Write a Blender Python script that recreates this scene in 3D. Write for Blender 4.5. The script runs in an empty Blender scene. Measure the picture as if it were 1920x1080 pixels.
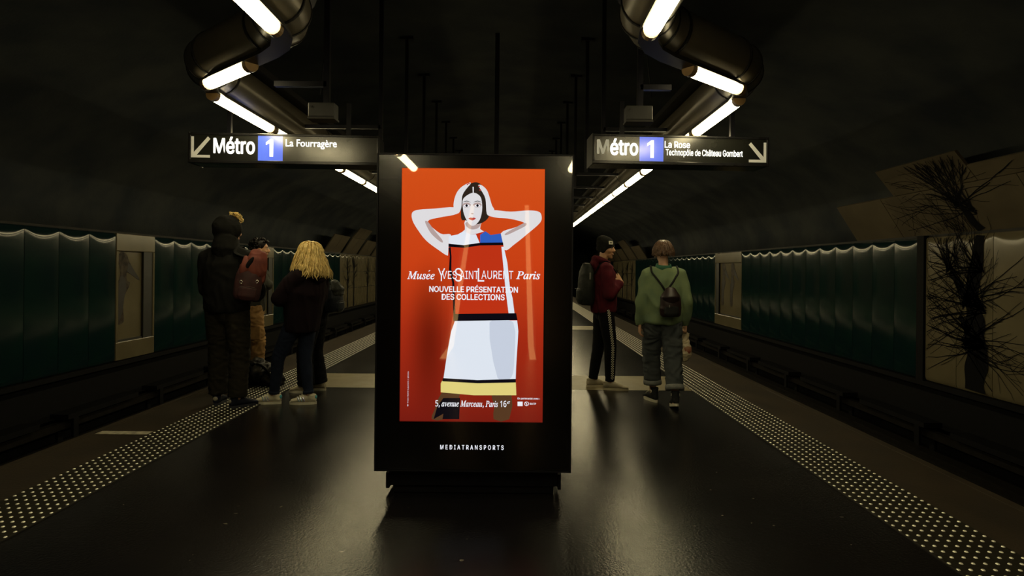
import bpy, bmesh, math, random
from mathutils import Vector, Matrix, noise
from mathutils.geometry import tessellate_polygon
random.seed(7)
S = bpy.context.scene
COL = S.collection
PI = math.pi

# ---------------------------------------------------------------- camera, world, exposure
F = 1120.0; CX = 965.0; CY = 505.0; CAMZ = 1.4; ROLL = math.radians(0.55)
cd = bpy.data.cameras.new('camera'); cam = bpy.data.objects.new('camera', cd); COL.objects.link(cam)
cd.sensor_width = 36; cd.lens = F / 1920 * 36
cd.shift_x = -(CX - 960) / 1920; cd.shift_y = -(540 - CY) / 1920
cd.clip_start = 0.05; cd.clip_end = 200
cam.matrix_world = Matrix.Translation((0, 0, CAMZ)) @ Matrix.Rotation(PI / 2, 4, 'X') @ Matrix.Rotation(ROLL, 4, 'Z')
S.camera = cam
w = bpy.data.worlds.new('world'); S.world = w; w.use_nodes = True
w.node_tree.nodes['Background'].inputs[0].default_value = (0.3, 0.35, 0.3, 1)
w.node_tree.nodes['Background'].inputs[1].default_value = 0.0
S.view_settings.view_transform = 'Standard'; S.view_settings.look = 'None'
S.view_settings.gamma = 1; S.view_settings.use_curve_mapping = False
S.view_settings.exposure = 0.0
LAMP = 27.0            # radiance of the tube lamps

def ray(px, py):
    dx, dy = px - CX, py - CY
    c, s = math.cos(ROLL), math.sin(ROLL)
    return (dx * c + dy * s) / F, -(dy * c - dx * s) / F
def at(px, py, Y):
    a, b = ray(px, py); return Vector((a * Y, Y, CAMZ + b * Y))
def fl(px, py, Z=0.0):
    a, b = ray(px, py); Y = (Z - CAMZ) / b; return Vector((a * Y, Y, Z))

# ---------------------------------------------------------------- materials
def mat(name, col, rough=0.6, metal=0.0, col2=None, nscale=8.0, stretch=(1, 1, 1), bump=0.0, bscale=60.0,
        emit=None, estr=0.0, spec=0.5, rough2=None, coat=0.0, coord='Object', contrast=(0.35, 0.65)):
    m = bpy.data.materials.new(name); m.use_nodes = True
    nt = m.node_tree; p = nt.nodes['Principled BSDF']
    p.inputs['Base Color'].default_value = (*col, 1); p.inputs['Roughness'].default_value = rough
    p.inputs['Metallic'].default_value = metal; p.inputs['Specular IOR Level'].default_value = spec
    p.inputs['Coat Weight'].default_value = coat
    if coat: p.inputs['Coat Roughness'].default_value = 0.06
    if emit:
        p.inputs['Emission Color'].default_value = (*emit, 1); p.inputs['Emission Strength'].default_value = estr
    tc = nt.nodes.new('ShaderNodeTexCoord'); mp = nt.nodes.new('ShaderNodeMapping')
    nt.links.new(tc.outputs[coord], mp.inputs[0]); mp.inputs['Scale'].default_value = stretch
    nz = nt.nodes.new('ShaderNodeTexNoise'); nz.inputs['Scale'].default_value = nscale; nz.inputs['Detail'].default_value = 5
    nt.links.new(mp.outputs[0], nz.inputs['Vector'])
    rp = nt.nodes.new('ShaderNodeMapRange'); rp.inputs[1].default_value = contrast[0]; rp.inputs[2].default_value = contrast[1]
    nt.links.new(nz.outputs[0], rp.inputs[0])
    c2 = col2 if col2 else tuple(c * 0.75 for c in col)
    mx = nt.nodes.new('ShaderNodeMix'); mx.data_type = 'RGBA'
    mx.inputs[6].default_value = (*col, 1); mx.inputs[7].default_value = (*c2, 1)
    nt.links.new(rp.outputs[0], mx.inputs[0]); nt.links.new(mx.outputs[2], p.inputs['Base Color'])
    if rough2 is not None:
        rr = nt.nodes.new('ShaderNodeMapRange'); rr.inputs[1].default_value = 0.15; rr.inputs[2].default_value = 0.85
        rr.inputs[3].default_value = rough; rr.inputs[4].default_value = rough2
        nz3 = nt.nodes.new('ShaderNodeTexNoise'); nz3.inputs['Scale'].default_value = nscale * 1.7; nz3.inputs['Detail'].default_value = 6
        nt.links.new(mp.outputs[0], nz3.inputs['Vector'])
        nt.links.new(nz3.outputs[0], rr.inputs[0]); nt.links.new(rr.outputs[0], p.inputs['Roughness'])
    if bump:
        nz2 = nt.nodes.new('ShaderNodeTexNoise'); nz2.inputs['Scale'].default_value = bscale; nz2.inputs['Detail'].default_value = 4
        nt.links.new(mp.outputs[0], nz2.inputs['Vector'])
        b = nt.nodes.new('ShaderNodeBump'); b.inputs['Strength'].default_value = bump; b.inputs['Distance'].default_value = 0.01
        nt.links.new(nz2.outputs[0], b.inputs['Height']); nt.links.new(b.outputs[0], p.inputs['Normal'])
    return m
M = {}
M['floor'] = mat('polished_dark_floor', (0.0028, 0.0031, 0.0051), 0.2, 0, (0.0081, 0.0065, 0.0058), 0.8, bump=0.14, bscale=70, rough2=0.28, spec=0.26, contrast=(.25, .8))
M['band'] = mat('pale_floor_band', (0.1815, 0.1505, 0.0780), 0.36, 0, (0.1460, 0.1196, 0.0620), 4, bump=0.1, bscale=30, rough2=0.5)
M['edge'] = mat('brown_edge_paving', (0.0385, 0.0285, 0.0185), 0.5, 0, (0.0262, 0.0208, 0.0154), 2.0, bump=0.2, bscale=60)
M['strip'] = mat('tactile_strip_resin', (0.0172, 0.0148, 0.0099), 0.5, 0, (0.0123, 0.0111, 0.0074), 10, bump=0.2, bscale=60)
M['stud'] = mat('stud_metal', (0.98, 0.95, 0.82), 0.45, 0.45, (0.93, 0.90, 0.78), 4)
M['white_paint'] = mat('white_line_paint', (0.50, 0.46, 0.34), 0.6, 0, (0.25, 0.23, 0.18), 20)
M['concrete'] = mat('dark_concrete', (0.0045, 0.0045, 0.0045), 0.85, 0, (0.0030, 0.0030, 0.0030), 2, bump=0.4, bscale=30)
M['vault'] = mat('vault_concrete', (0.0462, 0.0508, 0.0508), 0.85, 0, (0.0231, 0.0277, 0.0339), 1.2, bump=0.3, bscale=25)
M['rib'] = mat('vault_rib', (0.028, 0.030, 0.028), 0.9, 0, None, 2)
M['ballast'] = mat('track_bed', (0.0027, 0.0027, 0.0032), 0.95, 0, (0.0065, 0.0059, 0.0059), 60, bump=0.8, bscale=80)
M['rail'] = mat('rail_steel', (0.0154, 0.0139, 0.0123), 0.55, 0.4, (0.0092, 0.0077, 0.0062), 10)
M['rubber'] = mat('black_cover', (0.004, 0.004, 0.005), 0.7)
M['green'] = mat('green_enamel', (0.0046, 0.0208, 0.0181), 0.13, 0, (0.0039, 0.0115, 0.0169), 1.6, bump=0.04, bscale=3, contrast=(0.3, 0.7))
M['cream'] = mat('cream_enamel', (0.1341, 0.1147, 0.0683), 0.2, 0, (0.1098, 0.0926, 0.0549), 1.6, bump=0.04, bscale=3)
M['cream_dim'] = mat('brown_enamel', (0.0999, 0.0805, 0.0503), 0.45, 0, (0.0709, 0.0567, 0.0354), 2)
M['print'] = mat('tree_print_ink', (0.003, 0.003, 0.004), 0.9)
M['brownprint'] = mat('brown_print_ink', (0.0655, 0.0508, 0.0370), 0.5, 0, (0.0135, 0.0097, 0.0081), 9)
M['darkprint'] = mat('dark_print_ink', (0.022, 0.018, 0.018), .6)
M['duct'] = mat('duct_paint', (0.1540, 0.1324, 0.0955), 0.34, 0.45, (0.1294, 0.1109, 0.0801), 4)
M['seam'] = mat('black_seam', (0.012, 0.011, 0.010), 0.5)
M['channel'] = mat('channel_metal', (0.0113, 0.0095, 0.0068), 0.5, 0.1)
M['amber_cap'] = mat('lamp_cap', (0.2695, 0.1694, 0.0693), 0.4, 0, (0.2156, 0.1309, 0.0539), 10)
M['lamp'] = mat('lamp_diffuser', (0.9, 0.9, 0.8), 0.4, emit=(1.0, 0.845, 0.47), estr=LAMP)
M['black'] = mat('black_metal', (0.008, 0.008, 0.011), 0.42)
M['blackgloss'] = mat('black_gloss', (0.004, 0.004, 0.006), 0.2)
M['greybox'] = mat('grey_box', (0.0231, 0.0231, 0.0208), 0.5)
M['signblack'] = mat('sign_frame', (0.02, 0.02, 0.022), 0.22, 0.3)
M['signface'] = mat('sign_face', (0.0108, 0.0115, 0.0100), 0.2, 0, (0.0139, 0.0146, 0.0115), 3, spec=0.9, rough2=0.3)
M['signwhite'] = mat('sign_white_lit', (0.8, 0.8, 0.78), 0.4, emit=(1, 1, 0.93), estr=0.85)
M['signdim'] = mat('sign_white_unlit', (0.62, 0.60, 0.50), 0.4, emit=(1, 0.95, 0.72), estr=0.16)
M['signblue'] = mat('sign_blue_lit', (0.05, 0.10, 0.45), 0.2, emit=(0.13, 0.20, 0.95), estr=0.75, spec=0.9)
for n_ in ('rubber', 'rail', 'concrete', 'ballast', 'vault', 'black', 'print', 'brownprint', 'seam', 'strip', 'edge'):
    M[n_].node_tree.nodes['Principled BSDF'].inputs['Specular IOR Level'].default_value = .12
# specks and scuffs on the polished floor
nt = M['floor'].node_tree; p = nt.nodes['Principled BSDF']; src = p.inputs['Base Color'].links[0].from_socket
tc = nt.nodes.new('ShaderNodeTexCoord'); mp = nt.nodes.new('ShaderNodeMapping'); mp.inputs['Scale'].default_value = (1, 1.6, 1); mp.inputs['Rotation'].default_value = (0, 0, .6)
nt.links.new(tc.outputs['Object'], mp.inputs[0])
nz = nt.nodes.new('ShaderNodeTexNoise'); nz.inputs['Scale'].default_value = 16; nz.inputs['Detail'].default_value = 2; nt.links.new(mp.outputs[0], nz.inputs['Vector'])
mr = nt.nodes.new('ShaderNodeMapRange'); mr.inputs[1].default_value = .735; mr.inputs[2].default_value = .77; nt.links.new(nz.outputs[0], mr.inputs[0])
mm = nt.nodes.new('ShaderNodeMix'); mm.data_type = 'RGBA'; mm.inputs[7].default_value = (.10, .09, .07, 1)
nt.links.new(src, mm.inputs[6]); nt.links.new(mr.outputs[0], mm.inputs[0]); nt.links.new(mm.outputs[2], p.inputs['Base Color'])
def flat(name, c, s=1.0): return mat(name, (0.002, 0.002, 0.002), 0.9, emit=c, estr=s, spec=0.0)
# thin clear pane: transparent with a fresnel reflection
gm = bpy.data.materials.new('clear_pane'); gm.use_nodes = True; nt = gm.node_tree; nt.nodes.clear()
o_ = nt.nodes.new('ShaderNodeOutputMaterial'); mx_ = nt.nodes.new('ShaderNodeMixShader'); fr = nt.nodes.new('ShaderNodeFresnel')
fr.inputs[0].default_value = 1.55; tr = nt.nodes.new('ShaderNodeBsdfTransparent'); gl = nt.nodes.new('ShaderNodeBsdfGlossy')
gl.inputs['Roughness'].default_value = 0.02
nt.links.new(fr.outputs[0], mx_.inputs[0]); nt.links.new(tr.outputs[0], mx_.inputs[1]); nt.links.new(gl.outputs[0], mx_.inputs[2])
nt.links.new(mx_.outputs[0], o_.inputs[0]); M['pane'] = gm

# ---------------------------------------------------------------- object helpers
def tag(o, label=None, cat=None, group=None, kind=None):
    if label: o['label'] = label
    if cat: o['category'] = cat
    if group: o['group'] = group
    if kind: o['kind'] = kind
    return o
def empty(name, loc, rz=0, **k):
    o = bpy.data.objects.new(name, None); COL.objects.link(o); o.location = loc; o.rotation_euler = (0, 0, rz)
    o.empty_display_size = 0.1
    return tag(o, **k)
def link(name, me, m=None, parent=None, smooth=False, loc=None, rot=None, **k):
    if m is not None:
        me.materials.clear(); me.materials.append(m)
    if smooth: me.polygons.foreach_set('use_smooth', [True] * len(me.polygons))
    o = bpy.data.objects.new(name, me); COL.objects.link(o)
    if parent: o.parent = parent
    if loc is not None: o.location = loc
    if rot is not None: o.rotation_euler = rot
    return tag(o, **k)
class MB:
    def __init__(s): s.v = []; s.f = []; s.mi = []; s.cur = 0
    def add(s, vs, fs):
        n = len(s.v); s.v += [tuple(v) for v in vs]; s.f += [tuple(i + n for i in f) for f in fs]; s.mi += [s.cur] * len(fs); return s
    def box(s, x0, x1, y0, y1, z0, z1, mtx=None):
        vs = [Vector((x, y, z)) for x in (x0, x1) for y in (y0, y1) for z in (z0, z1)]
        if mtx: vs = [mtx @ v for v in vs]
        return s.add(vs, [(0, 1, 3, 2), (4, 6, 7, 5), (0, 4, 5, 1), (2, 3, 7, 6), (0, 2, 6, 4), (1, 5, 7, 3)])
    def tube(s, path, rad, n=12, ref=None, cap=True, rcap=False):
        path = [Vector(p) for p in path]; N = len(path)
        if not isinstance(rad, (list, tuple)): rad = [rad] * N
        rad = [(r, r) if not isinstance(r, (list, tuple)) else r for r in rad]
        if rcap:
            d0 = (path[0] - path[1]).normalized(); d1 = (path[-1] - path[-2]).normalized()
            k0 = min(rad[0]); k1 = min(rad[-1])
            path = [path[0] + d0 * k0 * .85, path[0] + d0 * k0 * .5] + path + [path[-1] + d1 * k1 * .5, path[-1] + d1 * k1 * .85]
            sc = lambda r, q: (r[0] * q, r[1] * q)
            rad = [sc(rad[0], .45), sc(rad[0], .84)] + rad + [sc(rad[-1], .84), sc(rad[-1], .45)]; N = len(path)
        ref0 = Vector(ref) if ref else None; prev = None; vs = []; fs = []
        for i, p in enumerate(path):
            t = (path[min(i + 1, N - 1)] - path[max(i - 1, 0)])
            t = t.normalized() if t.length > 1e-9 else Vector((0, 0, 1))
            if ref0 is not None: a = ref0 - t * ref0.dot(t)
            elif prev is None:
                a = Vector((1, 0, 0)) if abs(t.x) < .8 else Vector((0, 1, 0)); a = a - t * a.dot(t)
            else: a = prev - t * prev.dot(t)
            a.normalize(); prev = a; b = t.cross(a)
            for j in range(n):
                q = 2 * PI * j / n; vs.append(p + a * math.cos(q) * rad[i][0] + b * math.sin(q) * rad[i][1])
        for i in range(N - 1):
            for j in range(n):
                k = (j + 1) % n; fs.append((i * n + j, i * n + k, (i + 1) * n + k, (i + 1) * n + j))
        if cap: fs.append(tuple(range(n - 1, -1, -1))); fs.append(tuple((N - 1) * n + j for j in range(n)))
        return s.add(vs, fs)
    def ball(s, c, r, n=14, m=10, mtx=None):
        c = Vector(c); r = (r, r, r) if not isinstance(r, (list, tuple)) else r
        vs = [Vector((0, 0, r[2]))]; fs = []
        for i in range(1, m):
            th = PI * i / m
            for j in range(n):
                ph = 2 * PI * j / n; vs.append(Vector((r[0] * math.sin(th) * math.cos(ph), r[1] * math.sin(th) * math.sin(ph), r[2] * math.cos(th))))
        vs.append(Vector((0, 0, -r[2])))
        for j in range(n): fs.append((0, 1 + j, 1 + (j + 1) % n))
        for i in range(m - 2):
            for j in range(n):
                a = 1 + i * n; k = (j + 1) % n; fs.append((a + j, a + n + j, a + n + k, a + k))
        b = 1 + (m - 2) * n
        for j in range(n): fs.append((len(vs) - 1, b + (j + 1) % n, b + j))
        if mtx: vs = [mtx @ v for v in vs]
        return s.add([v + c for v in vs], fs)
    def prism(s, pts, y0, y1, plane='xz'):
        """pts: outline in 2D; extruded along the third axis"""
        f = {'xz': lambda a, b, y: (a, y, b), 'xy': lambda a, b, y: (a, b, y), 'yz': lambda a, b, y: (y, a, b)}[plane]
        n = len(pts); vs = [f(a, b, y0) for a, b in pts] + [f(a, b, y1) for a, b in pts]
        tri = tessellate_polygon([[Vector((a, b, 0)) for a, b in pts]])
        fs = [t for t in tri] + [(t[2] + n, t[1] + n, t[0] + n) for t in tri]
        fs += [(i, (i + 1) % n, (i + 1) % n + n, i + n) for i in range(n)]
        return s.add(vs, fs)
    def mesh(s, name='m', recalc=True):
        me = bpy.data.meshes.new(name); me.from_pydata(s.v, [], s.f)
        if recalc:
            bm = bmesh.new(); bm.from_mesh(me); bmesh.ops.recalc_face_normals(bm, faces=bm.faces); bm.to_mesh(me); bm.free()
        me.update(); return me
    def build(s, name, m, parent=None, smooth=False, bevel=0, **k):
        o = link(name, s.mesh(name), m, parent, smooth, **k)
        if bevel:
            b = o.modifiers.new('bevel', 'BEVEL'); b.width = bevel; b.segments = 2; b.limit_method = 'ANGLE'
        return o
def autosmooth(o, ang=40):
    me = o.data; me.polygons.foreach_set('use_smooth', [True] * len(me.polygons))
    bm = bmesh.new(); bm.from_mesh(me)
    for e in bm.edges:
        if len(e.link_faces) == 2 and e.calc_face_angle(0) > math.radians(ang): e.smooth = False
    bm.to_mesh(me); bm.free(); return o
def catmull(pts, k=4, closed=True):
    out = []; n = len(pts)
    rng = range(n) if closed else range(n - 1)
    for i in rng:
        g = (lambda j: pts[j % n]) if closed else (lambda j: pts[max(0, min(n - 1, j))])
        p0, p1, p2, p3 = g(i - 1), g(i), g(i + 1), g(i + 2)
        for q in range(k):
            t = q / k
            out.append(tuple(0.5 * (2 * b + (c - a) * t + (2 * a - 5 * b + 4 * c - d) * t * t + (3 * b - a - 3 * c + d) * t ** 3)
                             for a, b, c, d in zip(p0, p1, p2, p3)))
    if not closed: out.append(tuple(pts[-1]))
    return out

# ---------------------------------------------------------------- the tunnel
Y0, Y1 = -9.0, 52.0
XL, XR = -3.53, 3.05            # platform edges
WL, WR = -6.55, 6.08            # panelled walls
CXP = (XL + XR) / 2
SL = (-3.02, -2.58); SR = (2.09, 2.53)     # tactile strips
PB, PT = -0.16, 1.93            # bottom and top of the wall panels

fb = MB().box(XL, XR, Y0, Y1, -1.2, -0.004)
floor = fb.build('floor', M['concrete'], kind='structure')
MB().box(SL[1], SR[0], Y0, Y1, -0.004, 0).build('floor_screed', M['floor'], floor)
for a, b in ((XL + .0, SL[0]), (SR[1], XR - .0)):
    MB().box(a, b, Y0, Y1, -0.004, 0).build('edge_paving', M['edge'], floor)
bandmesh = None
for y in (6.98, 14.0, 21.0, 28.0, 35.0, 42.0):
    MB().box(SL[1], SR[0], y, y + .93, 0, 0.0012).build('floor_band', M['band'], floor)
for a, b in ((XL - .03, XL + .05), (XR - .05, XR + .03)):
    MB().box(a, b, Y0, Y1, -0.10, 0.002).build('nosing', M['edge'], floor, bevel=.008)
# tactile strips with their studs
def strip(x0, x1, side):
    t = tag(MB().box(x0, x1, Y0, Y1, -0.003, 0.003).build('tactile_strip', M['strip']),
            'tactile warning strip with metal studs along the %s platform edge' % side, 'tactile strip')
    mb = MB(); n = 8; dx = (x1 - x0 - .03) / 7; y = 1.6; r = .0098
    while y < 32:
        big = y < 14
        for i in range(8):
            X = x0 + .015 + i * dx
            k = 8 if big else 5
            vs = [(X + r * math.cos(2 * PI * j / k), y + r * math.sin(2 * PI * j / k), .003) for j in range(k)]
            vs += [(X + r * .75 * math.cos(2 * PI * j / k), y + r * .75 * math.sin(2 * PI * j / k), .0062) for j in range(k)]
            vs += [(X, y, .0076)]
            fs = [(j, (j + 1) % k, (j + 1) % k + k, j + k) for j in range(k)] + [(j + k, (j + 1) % k + k, 2 * k) for j in range(k)]
            mb.add(vs, fs)
        y += .0608
    link('stud', mb.mesh(recalc=False), M['stud'], t, True, kind='stuff')
    b = .012
    xx = x1 if side == 'left' else x0
    MB().box(xx - .006, xx + .006, Y0, Y1, 0, .005).build('edging', M['channel'], t)
strip(*SL, 'left'); strip(*SR, 'right')
l0, l1 = fl(177, 811), fl(281, 814)
tag(MB().box(XL + .06, SL[0] - .02, l0.y - .045, l0.y + .045, 0, .002).build('white_line', M['white_paint']),
    'short white painted line across the left platform edge', 'floor marking')

# vault profile (x relative to centre, z)
HW = (WR - WL) / 2; CV = (WR + WL) / 2
def prof():
    pts = [(-HW - .35, 1.9)]
    for i in range(0, 25):
        a = PI * (1 - i / 24); pts.append(((HW + .35) * math.cos(a), 1.9 + 2.75 * math.sin(a) ** .9))
    pts.append((HW + .35, 1.9)); return pts
P = prof()
mb = MB(); n = len(P)
mb.add([(CV + x, Y0, z) for x, z in P] + [(CV + x, Y1, z) for x, z in P] + [(CV + x * 1.03, Y0, z + .25) for x, z in P] + [(CV + x * 1.03, Y1, z + .25) for x, z in P],
       [(i, i + 1, i + 1 + n, i + n) for i in range(n - 1)] + [(i + 2 * n, i + 1 + 2 * n, i + 1 + 3 * n, i + 3 * n) for i in range(n - 1)])
ceiling = mb.build('ceiling', M['vault'], smooth=True, kind='structure')
# end walls and trench
for nm, y in (('wall_back', Y0), ('wall_front', Y1)):
    tag(MB().box(WL - .5, WR + .5, y - .1, y + .1, -1.4, 4.9).build(nm, M['vault']), kind='structure')
bed = MB().box(WL - .6, XL, Y0, Y1, -1.35, -1.15).box(XR, WR + .6, Y0, Y1, -1.35, -1.15).build('trackbed', M['ballast'], kind='structure')
sleeper = MB().box(-1.15, 1.15, -.12, .12, 0, .09).mesh('sleeper')
for side, X0 in (('left', (XL + WL) / 2), ('right', (XR + WR) / 2)):
    s = -1 if side == 'left' else 1
    t = empty('railway_track', (X0, 2.0, -1.15), label='dark metro track with rails and guide bars in the %s trench' % side, cat='track')
    y = -8.0
    while y < 45:
        link('sleeper', sleeper, M['concrete'], t, loc=(0, y, 0)); y += 1.2
    for q in (-.72, .72):
        MB().box(q - .06, q + .06, Y0 - 1.5, Y1 - 2.5, .06, .20).build('rail', M['rail'], t)
        MB().box(q * 1.5 - .09, q * 1.5 + .09, Y0 - 1.5, Y1 - 2.5, .09, .13).build('runway_plate', M['rail'], t)
    for q in (-1.27, 1.27):
        MB().box(q - .05, q + .05, Y0 - 1.5, Y1 - 2.5, .26, .36).build('guide_bar', M['rail'], t)
        cov = MB().box(q - .13, q + .13, 0, 1.55, .40, .47).box(q - .13, q - .09, .1, .2, 0.0, .40).box(q + .09, q + .13, .1, .2, 0, .40).mesh('cover')
        y = -6.0
        while y < 44:
            link('guide_bar_cover', cov, M['rubber'], t, loc=(0, y, 0)); y += 2.05

def wallbase(name, X, s):
    o = MB().box(min(X, X + s * .35), max(X, X + s * .35), Y0, Y1, -1.2, 1.95).build(name, M['rubber'], kind='structure')
    return o
walls = {'left': wallbase('wall_left', WL - .06, -1), 'right': wallbase('wall_right', WR + .06, 1)}

# pillow shaped panel, local: x = out from the wall (towards platform is -x for right wall), y along, z up
# exact heights near the top so that the roll is well resolved
def zlist(h_): return [0, .02, .06, .3, .7, 1.1, 1.5] + [h_ - q for q in (.20, .18, .16, .14, .125, .11, .095, .08, .065, .052, .04, .03, .02, .012, .005, 0)]
def topround(u, dz):
    r = .045 + .135 * (1 - u * u); q = max(0, 1 - dz / r); return math.sqrt(max(0, 1 - q * q))
def panelmesh(name, w_, h_, nu=14, d0=.055, d1=.010):
    zs = zlist(h_); nv = len(zs) - 1; mb = MB(); vs = []
    for zz in zs:
        bot = max(0, 1 - zz / .06)
        for i in range(nu + 1):
            u = i / nu * 2 - 1
            d = (d0 + d1 * (1 - abs(u) ** 2.5)) * topround(u, h_ - zz) * math.sqrt(max(0, 1 - .6 * bot ** 2))
            vs.append((-d, u * w_ / 2 * .985, zz))
    fs = [(j * (nu + 1) + i, j * (nu + 1) + i + 1, (j + 1) * (nu + 1) + i + 1, (j + 1) * (nu + 1) + i) for j in range(nv) for i in range(nu)]
    mb.add(vs, fs)
    for i0 in (0, nu):
        a = [vs[j * (nu + 1) + i0] for j in range(nv + 1)]; b = [(0.03, p[1], p[2]) for p in a]
        mb.add(a + b, [(j, j + 1, j + nv + 2, j + nv + 1) for j in range(nv)])
    me = mb.mesh(name, recalc=False); me.polygons.foreach_set('use_smooth', [True] * len(me.polygons)); return me
PW = .60; PH = PT - PB
gmesh = panelmesh('green_panel', PW, PH); gmesh.materials.append(M['green'])
cmesh = panelmesh('cream_panel', PW, PH, d1=.010); cmesh.materials.append(M['cream'])
def panels(side, kindmap):
    """kindmap: list of (y0, y1, kind)"""
    X = WL if side == 'left' else WR; wo = walls[side]
    for a, b, kind in kindmap:
        if kind in ('gap',): continue
        n = max(1, round((b - a) / PW)); w_ = (b - a) / n
        for i in range(n):
            yy = a + (i + .5) * w_
            me, nm = (gmesh, 'green_panel') if kind == 'green' else (cmesh, 'cream_panel')
            o = bpy.data.objects.new(nm, me); COL.objects.link(o); o.parent = wo
            o.location = (X, yy, PB); o.scale = (1, w_ / PW, 1)
            if side == 'left': o.rotation_euler = (0, 0, PI)
ADL1 = (9.72, 10.78); ADL2 = (15.0, 16.1); ADR = (15.85, 17.95)
panels('left', [(Y0, ADL1[0], 'green'), (ADL1[1], ADL2[0], 'green'), (ADL2[1], 22.2, 'green'), (22.2, 34.8, 'cream'), (34.8, 51.6, 'green')])
panels('right', [(Y0, 2.6, 'green'), (2.6, 8.75, 'cream'), (8.90, ADR[0], 'green'), (ADR[1], 29.8, 'green'), (29.8, 36.5, 'cream'), (36.5, 51.5, 'green')])
for X, s, a, b in ((WR, 1, 8.75, 8.90),):
    MB().box(X - .09, X + .05, a, b, PB - .05, PT + .02).build('black_post', M['rubber'], walls['right'])
for side, X, s in (('left', WL, -1), ('right', WR, 1)):
    MB().box(min(X - s * .015, X + s * .1), max(X - s * .015, X + s * .1), Y0, Y1, PT - .004, PT + .03).build('top_rail', M['seam'], walls[side])
    MB().box(min(X - s * .10, X + s * .1), max(X - s * .10, X + s * .1), Y0, Y1, PB - .08, PB - .01).build('bottom_rail', M['rubber'], walls[side])

# slanted panels above the wall
def slant(side, y0, y1, rows=(1,)):
    X = WL if side == 'left' else WR; s = -1 if side == 'left' else 1
    R = {1: ((0, 1.95), (.38, 2.545)), 2: ((.385, 2.555), (.67, 2.91)), 3: ((.385, 2.555), (.53, 2.735))}
    for r in rows:
        (a0, z0), (a1, z1) = R[r]
        n = max(1, round((y1 - y0) / 1.2)); w_ = (y1 - y0) / n
        for i in range(n):
            ya, yb = y0 + i * w_ + .006, y0 + (i + 1) * w_ - .006
            nx, nz = -(z1 - z0), -(a1 - a0); L = math.hypot(nx, nz); nx, nz = nx / L * .03, nz / L * .03
            q = [(X - s * a0, z0), (X - s * a1, z1)]
            mb = MB(); vs = []
            for yy in (ya, yb):
                for (xx, zz) in q:
                    vs.append((xx, yy, zz)); vs.append((xx + s * .03, yy, zz + .02))
            mb.add(vs, [(0, 2, 6, 4), (1, 5, 7, 3), (0, 1, 3, 2), (4, 6, 7, 5), (0, 4, 5, 1), (2, 3, 7, 6)])
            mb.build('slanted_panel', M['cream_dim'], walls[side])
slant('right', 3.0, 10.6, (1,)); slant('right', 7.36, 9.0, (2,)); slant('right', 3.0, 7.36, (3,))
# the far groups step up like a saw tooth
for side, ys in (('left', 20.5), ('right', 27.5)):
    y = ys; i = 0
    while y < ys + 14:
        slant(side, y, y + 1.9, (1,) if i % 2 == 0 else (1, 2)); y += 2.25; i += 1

# tree print on the cream panels: flat ink shapes following the panel surface
def surf(side, y, t, off=.0):
    """t: height above panel bottom; past the panel top it climbs the slanted rows. returns point or None"""
    X = WL if side == 'left' else WR; s = -1 if side == 'left' else 1
    if t <= PH:
        return Vector((X - s * (.0690 * topround(((y - (2.6 if side == 'right' else 22.2)) / (.615 if side == 'right' else .6)) % 1 * 2 - 1, PH - t) + .002), y, PB + t))
    d = t - PH; L1 = math.hypot(.38, .595); L2 = math.hypot(.285, .355)
    if d <= L1: k = d / L1; return Vector((X - s * (.38 * k + .004 + off), y, 1.95 + .595 * k - .004))
    d -= L1
    if d <= L2: k = d / L2; return Vector((X - s * (.385 + .285 * k + .004 + off), y, 2.555 + .355 * k - .004))
    return None
def inside_right(y, t):
    L1 = .706
    if t < .02: return False
    if t <= PH - .01: return 2.7 < y < 8.72
    if t <= PH + .02: return False
    if t <= PH + L1 - .01: return 3.0 < y < 10.58
    if t < PH + L1 + .02: return False
    if t <= PH + L1 + .22: return 3.0 < y < 8.95
    if t <= PH + L1 + .44: return 7.38 < y < 8.95
    return False
def draw_branch(mb, side, y, t, ang, length, w0, w1, inside, wob=.25, seg=10, sub=0, rnd=random, bend=0.0):
    a = ang; st = length / seg; prev = None
    for i in range(seg + 1):
        k = i / seg; w_ = w0 + (w1 - w0) * k
        ny, nt_ = -math.sin(a), math.cos(a)
        cur = (y + ny * w_ / 2, t + nt_ * w_ / 2, y - ny * w_ / 2, t - nt_ * w_ / 2)
        if prev and all(inside(*q) for q in ((cur[0], cur[1]), (cur[2], cur[3]), (prev[0], prev[1]), (prev[2], prev[3]))):
            ps = [surf(side, prev[0], prev[1]), surf(side, prev[2], prev[3]), surf(side, cur[2], cur[3]), surf(side, cur[0], cur[1])]
            if all(p is not None for p in ps): mb.add(ps, [(0, 1, 2, 3)])
        prev = cur
        if sub and i > 1 and rnd.random() < .26:
            draw_branch(mb, side, y, t, a + rnd.choice((-1, 1)) * rnd.uniform(.3, .8), length * rnd.uniform(.25, .5) * (1 - k * .5), w_ * .7, w1 * .8, inside, wob, 7, sub - 1, rnd)
        y += math.cos(a) * st; t += math.sin(a) * st
        a += rnd.uniform(-wob, wob) + bend / seg
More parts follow.
